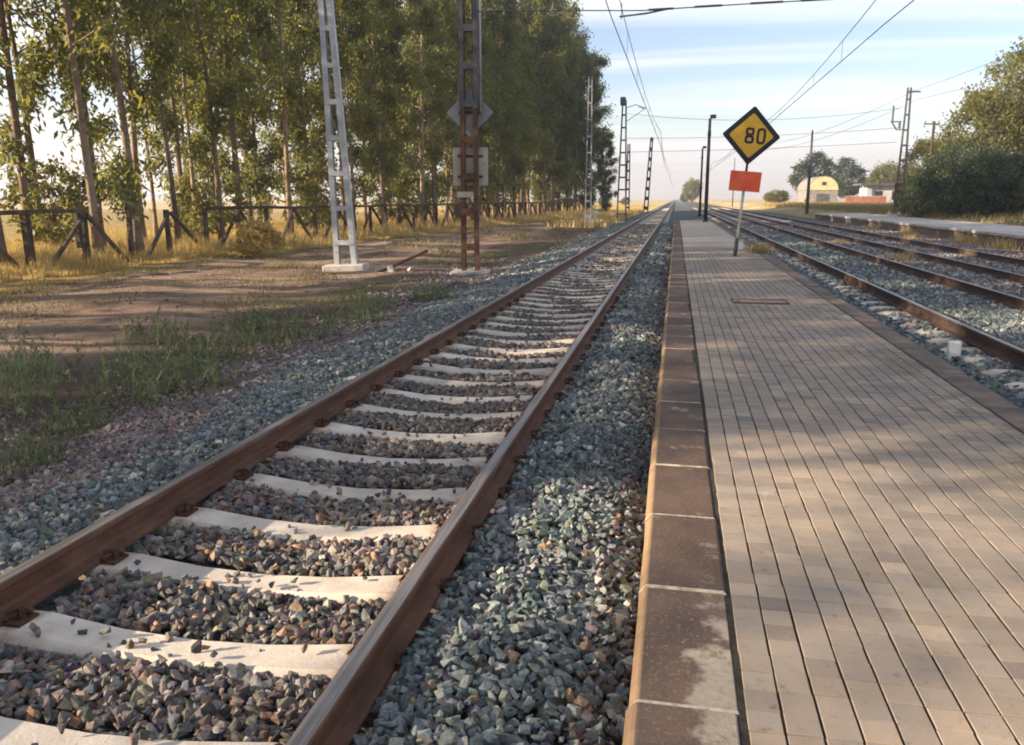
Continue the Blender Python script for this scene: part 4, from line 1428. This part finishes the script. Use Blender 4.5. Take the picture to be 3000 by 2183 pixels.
pole('lamp_post', 'dark lamp post on the platform, the nearer and taller-looking of two', 1.82, 54.3, PT, 6.2, 0.13, 0.085, M['dark'], 'lamp post', lamp_head, 'platform lamp posts')
pole('lamp_post', 'dark lamp post on the platform, the farther of two', 2.31, 86, 0.0, 6.5, 0.13, 0.085, M['dark'], 'lamp post', lamp_head, 'platform lamp posts')


def cross_arms(t_, H):
    MB().box(-0.75, 0.45, -0.05, 0.05, H - 0.25, H - 0.15).build('cross_arm', M['wood'], t_)
    mb = MB()
    for q in (-0.65, -0.1, 0.35): mb.tube([(q, 0, H - 0.15), (q, 0, H + 0.05)], 0.045, 8)
    mb.build('insulator', M['insul'], t_)


pole('utility_pole', 'wooden utility pole with a cross arm behind the dark shrub', 20.1, 75, 0.6, 7.2, 0.14, 0.10, M['wood'], 'utility pole', cross_arms)
pole('utility_pole', 'dark slim pole standing before the ochre barn', 13.7, 95, 0.3, 8.4, 0.19, 0.10, M['greysteel'], 'pole', lambda t_, H: MB().box(-0.22, 0.22, -0.2, 0.2, 3.6, 5.0).build('collar', M['greysteel'], t_, bevel=0.04))
pole('utility_pole', 'thin distant pole directly right of the red plate', 11.3, 180, 0.3, 9.5, 0.13, 0.09, M['greysteel'], 'pole')

# ------------------------------------------------------------------ overhead wires
def sag_line(a, b, sag, n=14):
    a, b = Vector(a), Vector(b)
    return [a.lerp(b, i / n) + Vector((0, 0, -4 * sag * (i / n) * (1 - i / n))) for i in range(n + 1)]


def wire(name, label, pts_list, rad, group='overhead wires', cat='wire', mat=None):
    mb = MB()
    for p in pts_list: mb.tube(p, rad, 5)
    o = mb.build(name, mat or M['wire'], None, smooth=True)
    tag(o, label, cat, group)
    return o


def catenary(xc, zc_, zm, supports, st, lab):
    c_, m_ = [], []
    t_ = empty('overhead_line', (xc, supports[0], zc_))
    tag(t_, lab, 'overhead line', 'overhead lines')
    o0 = Vector((xc, supports[0], zc_))
    for i in range(len(supports) - 1):
        y0, y1 = supports[i], supports[i + 1]
        xs0, xs1 = xc + st * (-1) ** i, xc + st * (-1) ** (i + 1)
        c_.append([Vector((xs0, y0, zc_)) - o0, Vector((xs1, y1, zc_)) - o0])
        mline = sag_line((xs0, y0, zm), (xs1, y1, zm), 0.62)
        m_.append([p - o0 for p in mline])
        for k in range(1, 8 if y0 < 120 else 0):
            f = k / 8
            p = Vector((xs0, y0, zm)).lerp(Vector((xs1, y1, zm)), f) + Vector((0, 0, -4 * 0.62 * f * (1 - f))) - o0
            MB().tube([p, Vector((p.x, p.y, 0))], 0.006 if y0 < 60 else 0.011, 5).build('dropper', M['wire'], t_)
    mb = MB()
    for p in c_: mb.tube(p, [0.012 if q.y + o0.y < 60 else 0.02 for q in p], 5)
    mb.build('contact_wire', M['wire'], t_)
    mb = MB()
    for p in m_: mb.tube(p, [0.011 if q.y + o0.y < 60 else 0.02 for q in p], 5)
    mb.build('messenger_wire', M['wire'], t_)
    return t_


catenary(-1.62, 6.10, 7.15, [-28, 22, 72, 122, 172, 230, 300, 400], 0.13, 'pair of overhead wires running above the near left track')
catenary(4.75, 5.70, 6.55, [-28, 22, 66, 116, 170, 230, 300, 400], 0.15, 'pair of overhead wires running above the track right of the platform')
# cross span from the rusty mast over the near line to the right
cs = empty('cross_span', (-5.2, 22, 6.35))
tag(cs, 'cross-span wire with insulators from the rusty mast over both tracks', 'overhead wire', 'overhead lines')
c0 = Vector((-5.2, 22, 6.35))
q = [Vector(p) - c0 for p in ((-5.15, 22, 6.36), (-3.03, 22, 6.30), (-1.0, 22, 6.22), (1.32, 22, 6.27), (3.37, 22, 6.30), (7, 22, 6.40), (12, 22, 6.55))]
mb = MB()
mb.tube(q, 0.014, 6)
mb.build('span_wire', M['wire'], cs)
mb = MB()
mb.tube([Vector(p) - c0 for p in ((-0.35, 22, 6.24), (-0.9, 22, 6.15), (-1.55, 22, 6.10))], 0.022, 6)
mb.build('steady_arm', M['greysteel'], cs)
for xx0, xx1 in ((-4.9, -4.45), (-0.85, -0.25), (0.25, 0.9), (1.55, 2.3), (2.7, 3.5)):
    mb = MB()
    z0_ = float(np.interp((xx0 + xx1) / 2, [-5.15, -3.03, -1, 1.32, 3.37], [6.36, 6.30, 6.22, 6.27, 6.30])) - 6.35
    mb.tube([(xx0 + 5.2, 0, z0_), (xx1 + 5.2, 0, z0_ + 0.01)], 0.026, 8)
    mb.build('insulator', M['insul'], cs)
mb = MB()
mb.tube([(-1.50 + 5.2, 0, 6.04 - 6.35), (-1.50 + 5.2, 0, 6.42 - 6.35)], 0.012, 6)
mb.build('clamp', M['greysteel'], cs)
# feeder lines on the right and distant cross spans
wire('feeder_wire', 'upper telegraph wire running from the right-hand mast towards the right trees', [sag_line((16.2, 66, 9.2), (19.5, 44, 10.4), 0.25), sag_line((16.2, 66, 9.2), (9.5, 118, 8.6), 0.9)], 0.016)
wire('feeder_wire', 'lower telegraph wire running from the right-hand mast towards the right trees', [sag_line((16.5, 66, 8.6), (20.5, 44, 9.2), 0.25), sag_line((16.5, 66, 8.6), (9.8, 118, 8.0), 0.9)], 0.016)
wire('span_wire', 'distant upper cross wire between the bracket mast and the right-hand mast', [sag_line((-4.4, 72, 8.6), (15.8, 68, 8.2), 0.7)], 0.016)
wire('span_wire', 'distant middle cross wire between the bracket mast and the right-hand mast', [sag_line((-4.4, 72, 6.6), (15.8, 68, 6.8), 0.2)], 0.016)
wire('span_wire', 'distant lower cross wire between the bracket mast and the right-hand mast', [sag_line((-4.4, 72, 5.5), (15.8, 68, 5.8), 0.12)], 0.016)

# ------------------------------------------------------------------ the speed sign
sg = empty('speed_sign', (1.50, 21.85, PT))
tag(sg, 'yellow diamond speed sign reading 80 on a leaning post above a red plate', 'sign')
sg.rotation_euler = (R(1.0), R(4.4), R(4))
MB().tube([(0, 0.03, -0.1), (0, 0.03, 1.65)], 0.036, 10).build('post', M['concrete'], sg, smooth=True)
MB().tube([(0, 0.03, 1.6), (0, 0.03, 3.0)], 0.030, 10).build('upper_post', M['sign_black'], sg, smooth=True)
MB().tube([(0, 0.03, -0.01), (0, 0.03, 0.45)], 0.05, 10).build('post_sleeve', M['greysteel'], sg, smooth=True)


def diamond(hw, y0, y1, zc_):
    mb = MB()
    c = 0.022
    ring = []
    for a in range(4):
        ang = math.pi / 2 * a
        for e in (-1, 1):
            aa = ang
            px_, pz_ = math.cos(aa) * hw, math.sin(aa) * hw
            tx_, tz_ = -math.sin(aa) * c * e, math.cos(aa) * c * e
            ring.append((px_ - math.cos(aa) * c + tx_, pz_ - math.sin(aa) * c + tz_))
    mb.v = [(x, y0, zc_ + z) for x, z in ring] + [(x, y1, zc_ + z) for x, z in ring]
    n = len(ring)
    mb.f = [tuple(range(n)), tuple(range(2 * n - 1, n - 1, -1))] + [(k, (k + 1) % n, n + (k + 1) % n, n + k) for k in range(n)]
    return mb


ZS = 2.93
dp = diamond(0.70, -0.012, 0.010, ZS).build('diamond_plate', M['sign_black'], sg)
diamond(0.535, -0.018, -0.013, ZS).build('yellow_field', M['sign_yellow'], dp)


def digit(ch, x0, z0, w, h, th):
    """numeral as an extruded rounded ring (0) or two stacked rings (8)"""
    mb = MB()

    def ring(cx_, cz_, rx, rz_, th_):
        n = 28
        s = len(mb.v)
        for yq in (-0.0225, -0.0185):
            for k in range(n):
                a = 2 * math.pi * k / n
                ca, sa = math.cos(a), math.sin(a)
                e = 0.55
                ex = math.copysign(abs(ca) ** e, ca)
                ez = math.copysign(abs(sa) ** e, sa)
                mb.v.append((cx_ + ex * rx, yq, cz_ + ez * rz_))
                mb.v.append((cx_ + ex * (rx - th_), yq, cz_ + ez * (rz_ - th_)))
        for k in range(n):
            k2 = (k + 1) % n
            a0, b0, a1, b1 = s + 2 * k, s + 2 * k + 1, s + 2 * k2, s + 2 * k2 + 1
            o_ = 2 * n
            mb.f += [(a0, a1, b1, b0), (a0 + o_, b0 + o_, b1 + o_, a1 + o_), (a0, a0 + o_, a1 + o_, a1), (b0, b1, b1 + o_, b0 + o_)]
    if ch == '0':
        ring(x0 + w / 2, z0 + h / 2, w / 2, h / 2, th)
    else:
        ring(x0 + w / 2, z0 + h * 0.26, w / 2, h * 0.26, th)
        ring(x0 + w / 2, z0 + h * 0.745, w / 2 * 0.96, h * 0.255, th)
    return mb


digit('8', -0.15, ZS - 0.19, 0.22, 0.38, 0.058).build('numeral', M['sign_black'], dp)
digit('0', 0.125, ZS - 0.19, 0.22, 0.38, 0.058).build('numeral', M['sign_black'], dp)
rp = MB().box(-0.375, 0.375, -0.016, 0.002, 1.60, 2.085).build('red_plate', M['sign_red'], sg, bevel=0.006)
MB().tube([(0, -0.018, 2.02), (0, -0.006, 2.02)], 0.018, 8).tube([(0, -0.018, 1.66), (0, -0.006, 1.66)], 0.018, 8).build('bolt', M['sign_black'], rp)

# ------------------------------------------------------------------ small trackside things
def rubble(x, y, s, lab, seed):
    v_, f_ = VAR[seed % len(VAR)]
    z = gz(x, y)
    s *= 0.8
    me = np_mesh('rubble_block', v_ * s @ rotmats(1, np.random.default_rng(seed))[0].T, f_, M['concrete'])
    o = link('rubble_block', me, loc=(x, y, z + s * 0.3))
    tag(o, lab, 'stone', 'white rubble between the two near masts')


for i, (x, y, s, lab) in enumerate(((-7.55, 21.8, 0.16, 'largest white rubble lump between the two near masts'), (-6.95, 21.7, 0.14, 'white rubble lump nearest the rusty mast'),
                                    (-8.2, 22.6, 0.12, 'white rubble lump nearest the pale mast'), (-8.05, 22.0, 0.10, 'small white rubble lump left of the largest'),
                                    (-7.2, 22.5, 0.09, 'small white rubble lump behind the others'))):
    rubble(x, y, s, lab, 40 + i)
o = MB().bar((-7.9, 21.9, -0.25), (-7.0, 23.4, 0.25), 0.07, 0.07).build('iron_bar', M['rusty'])
tag(o, 'rusty iron bar leaning out of the ground between the near masts', 'bar')
# leaf and twig debris on the left soil as small stones
r = np.random.default_rng(61)
n = 26000
x = np.concatenate([r.uniform(-14, -4.9, n // 2), -4.7 - np.abs(r.normal(0, 1.0, n - n // 2))]); y = r.uniform(4.0, 28, n)
k = (r.uniform(size=n) < np.interp(x, [-14, -7, -5], [0.25, 0.6, 1.0])) & in_view(x, y, np.full(n, -0.3))
x, y = x[k], y[k]
s_ = r.uniform(0.009, 0.024, len(x)) * np.interp(x, [-8, -5], [0.8, 1.3]) * np.exp(r.normal(0, 0.45, len(x)))
col = pick(r, len(x), *OLD)
o = link('scattered_pebbles', stones_mesh('scattered_pebbles', np.stack([x, y, gza(x, y) + s_ * 0.2], -1), s_, col, LOWVAR, r))
tag(o, 'loose pebbles scattered over the soil left of the ballast', 'pebbles', kind='stuff')
# ground signals by the far path
for x, y, h, lab in ((-5.95, 64, 0.85, 'taller white ground signal post left of the line'), (-6.55, 64, 0.6, 'shorter white ground signal post left of the line')):
    t_ = empty('ground_signal', (x, y, -0.3))
    tag(t_, lab, 'signal', 'white ground signals')
    MB().box(-0.07, 0.07, -0.07, 0.07, -0.1, h).build('post', M['white'], t_, bevel=0.01)
    MB().box(-0.2, 0.2, -0.12, 0.12, h + 0.002, h + 0.24).build('head', M['white'], t_, bevel=0.03)
t_ = empty('kilometre_marker', (3.0, 9.6, 0.05))
tag(t_, 'small white marker stub in the ballast beside the track right of the platform', 'marker')
MB().box(-0.06, 0.06, -0.05, 0.05, -0.1, 0.17).build('stub', M['white'], t_, bevel=0.015)
MB().box(-0.10, 0.10, -0.09, 0.09, -0.1, -0.01).build('foot', M['concrete'], t_, bevel=0.01)
t_ = empty('signal_box', (1.78, 24.6, PT))
tag(t_, 'little white junction box on the platform behind the sign post', 'box')
MB().box(-0.11, 0.11, -0.07, 0.07, 0.0, 0.26).build('housing', M['white'], t_, bevel=0.02)
MB().box(-0.125, 0.125, -0.085, 0.085, 0.262, 0.285).build('lid', M['concrete'], t_, bevel=0.005)

# ------------------------------------------------------------------ far buildings
bn = empty('barn', (27.3, 170, 0.2))
bn.scale = (0.78, 1, 0.92)
tag(bn, 'ochre round-gabled barn in the distance right of the sign', 'barn')
mb = MB()
n = 16
arc = [(3.35 * math.cos(math.pi * k / n), 3.4 + 2.65 * math.sin(math.pi * k / n)) for k in range(n + 1)]
mb.extrude([(3.35, 3.4)] + arc[1:-1] + [(-3.35, 3.4)], 0, 16)
mb.build('gable_vault', M['render_yellow'], bn)
MB().box(-3.3, 3.3, 0.1, 15.9, -0.4, 3.39).build('wall', M['concrete_dark'], bn)
mb = MB()
arc2 = [((3.5) * math.cos(math.pi * k / n), 3.42 + 2.8 * math.sin(math.pi * k / n)) for k in range(n + 1)]
arc3 = [((3.38) * math.cos(math.pi * k / n), 3.42 + 2.68 * math.sin(math.pi * k / n)) for k in range(n + 1)]
mb.extrude(arc2 + arc3[::-1], 0.3, 16.2)
mb.build('roof', M['concrete_dark'], bn)
MB().box(-0.5, 0.45, -0.04, 0.02, 4.35, 5.0).build('vent_opening', M['glass_dark'], bn)
MB().box(-1.6, 1.3, 0.04, 0.09, -0.4, 2.6).build('door', M['roof_dark'], bn)
hs = empty('house', (34.2, 150, 0.55))
tag(hs, 'low white house with a dark flat roof beside the right-hand mast', 'house')
MB().box(-3.3, 3.4, 0, 6, -0.3, 3.3).build('wall', M['render_white'], hs)
MB().box(-4.4, 4.6, -1.0, 6.6, 3.303, 3.65).build('roof', M['roof_dark'], hs)
for xw in (-2.0, 0.6):
    w_ = MB().box(xw, xw + 1.1, -0.05, -0.003, 1.1, 2.4).build('window', M['glass_dark'], hs)
    MB().box(xw - 0.12, xw + 1.22, -0.12, -0.004, 0.95, 1.09).build('sill', M['concrete'], w_)
MB().box(2.2, 3.1, -0.05, -0.003, -0.3, 2.1).build('door', M['roof_dark'], hs)
for xp in (-4.2, 4.3):
    MB().box(xp, xp + 0.18, -0.9, -0.72, -0.3, 3.3).build('porch_post', M['render_white'], hs)
h2 = empty('house', (41.5, 152, 0.55))
tag(h2, 'small ochre shed with dark windows behind the right-hand mast', 'shed')
MB().box(-3.2, 3.2, 0, 5, -0.3, 2.9).build('wall', M['render_yellow'], h2)
MB().box(-3.5, 3.5, -0.4, 5.4, 2.903, 3.2).build('roof', M['roof_dark'], h2)
for xw in (-2.2, 0.7):
    MB().box(xw, xw + 1.3, -0.05, -0.003, 1.2, 2.3).build('window', M['glass_dark'], h2)
bw = empty('brick_wall', (31.5, 146, 0.5))
tag(bw, 'low red brick wall between the barn and the white house', 'wall')
MB().box(-4.6, 1.6, 0, 0.3, -0.3, 1.55).build('wall_face', M['brickred'], bw)
MB().box(-4.65, 1.65, -0.04, 0.34, 1.552, 1.64).build('coping', M['concrete'], bw)

for o in bpy.data.objects:
    if o.type == 'MESH': o.data.update()

# ------------------------------------------------------------------ the air
hz = MB().box(-6500, 6500, -500, 7500, -1.6, 42).build('haze', None)
t = NT('haze_air')
pv = t.n('ShaderNodeVolumePrincipled')
pv.inputs['Color'].default_value = (0.93, 0.92, 0.95, 1)
pv.inputs['Density'].default_value = 0.0007
pv.inputs['Anisotropy'].default_value = 0.3
t.l(pv.outputs[0], t.out.inputs['Volume'])
hz.data.materials.append(t.m)
tag(hz, 'thin pale morning haze lying over the whole plain', 'haze', kind='stuff')
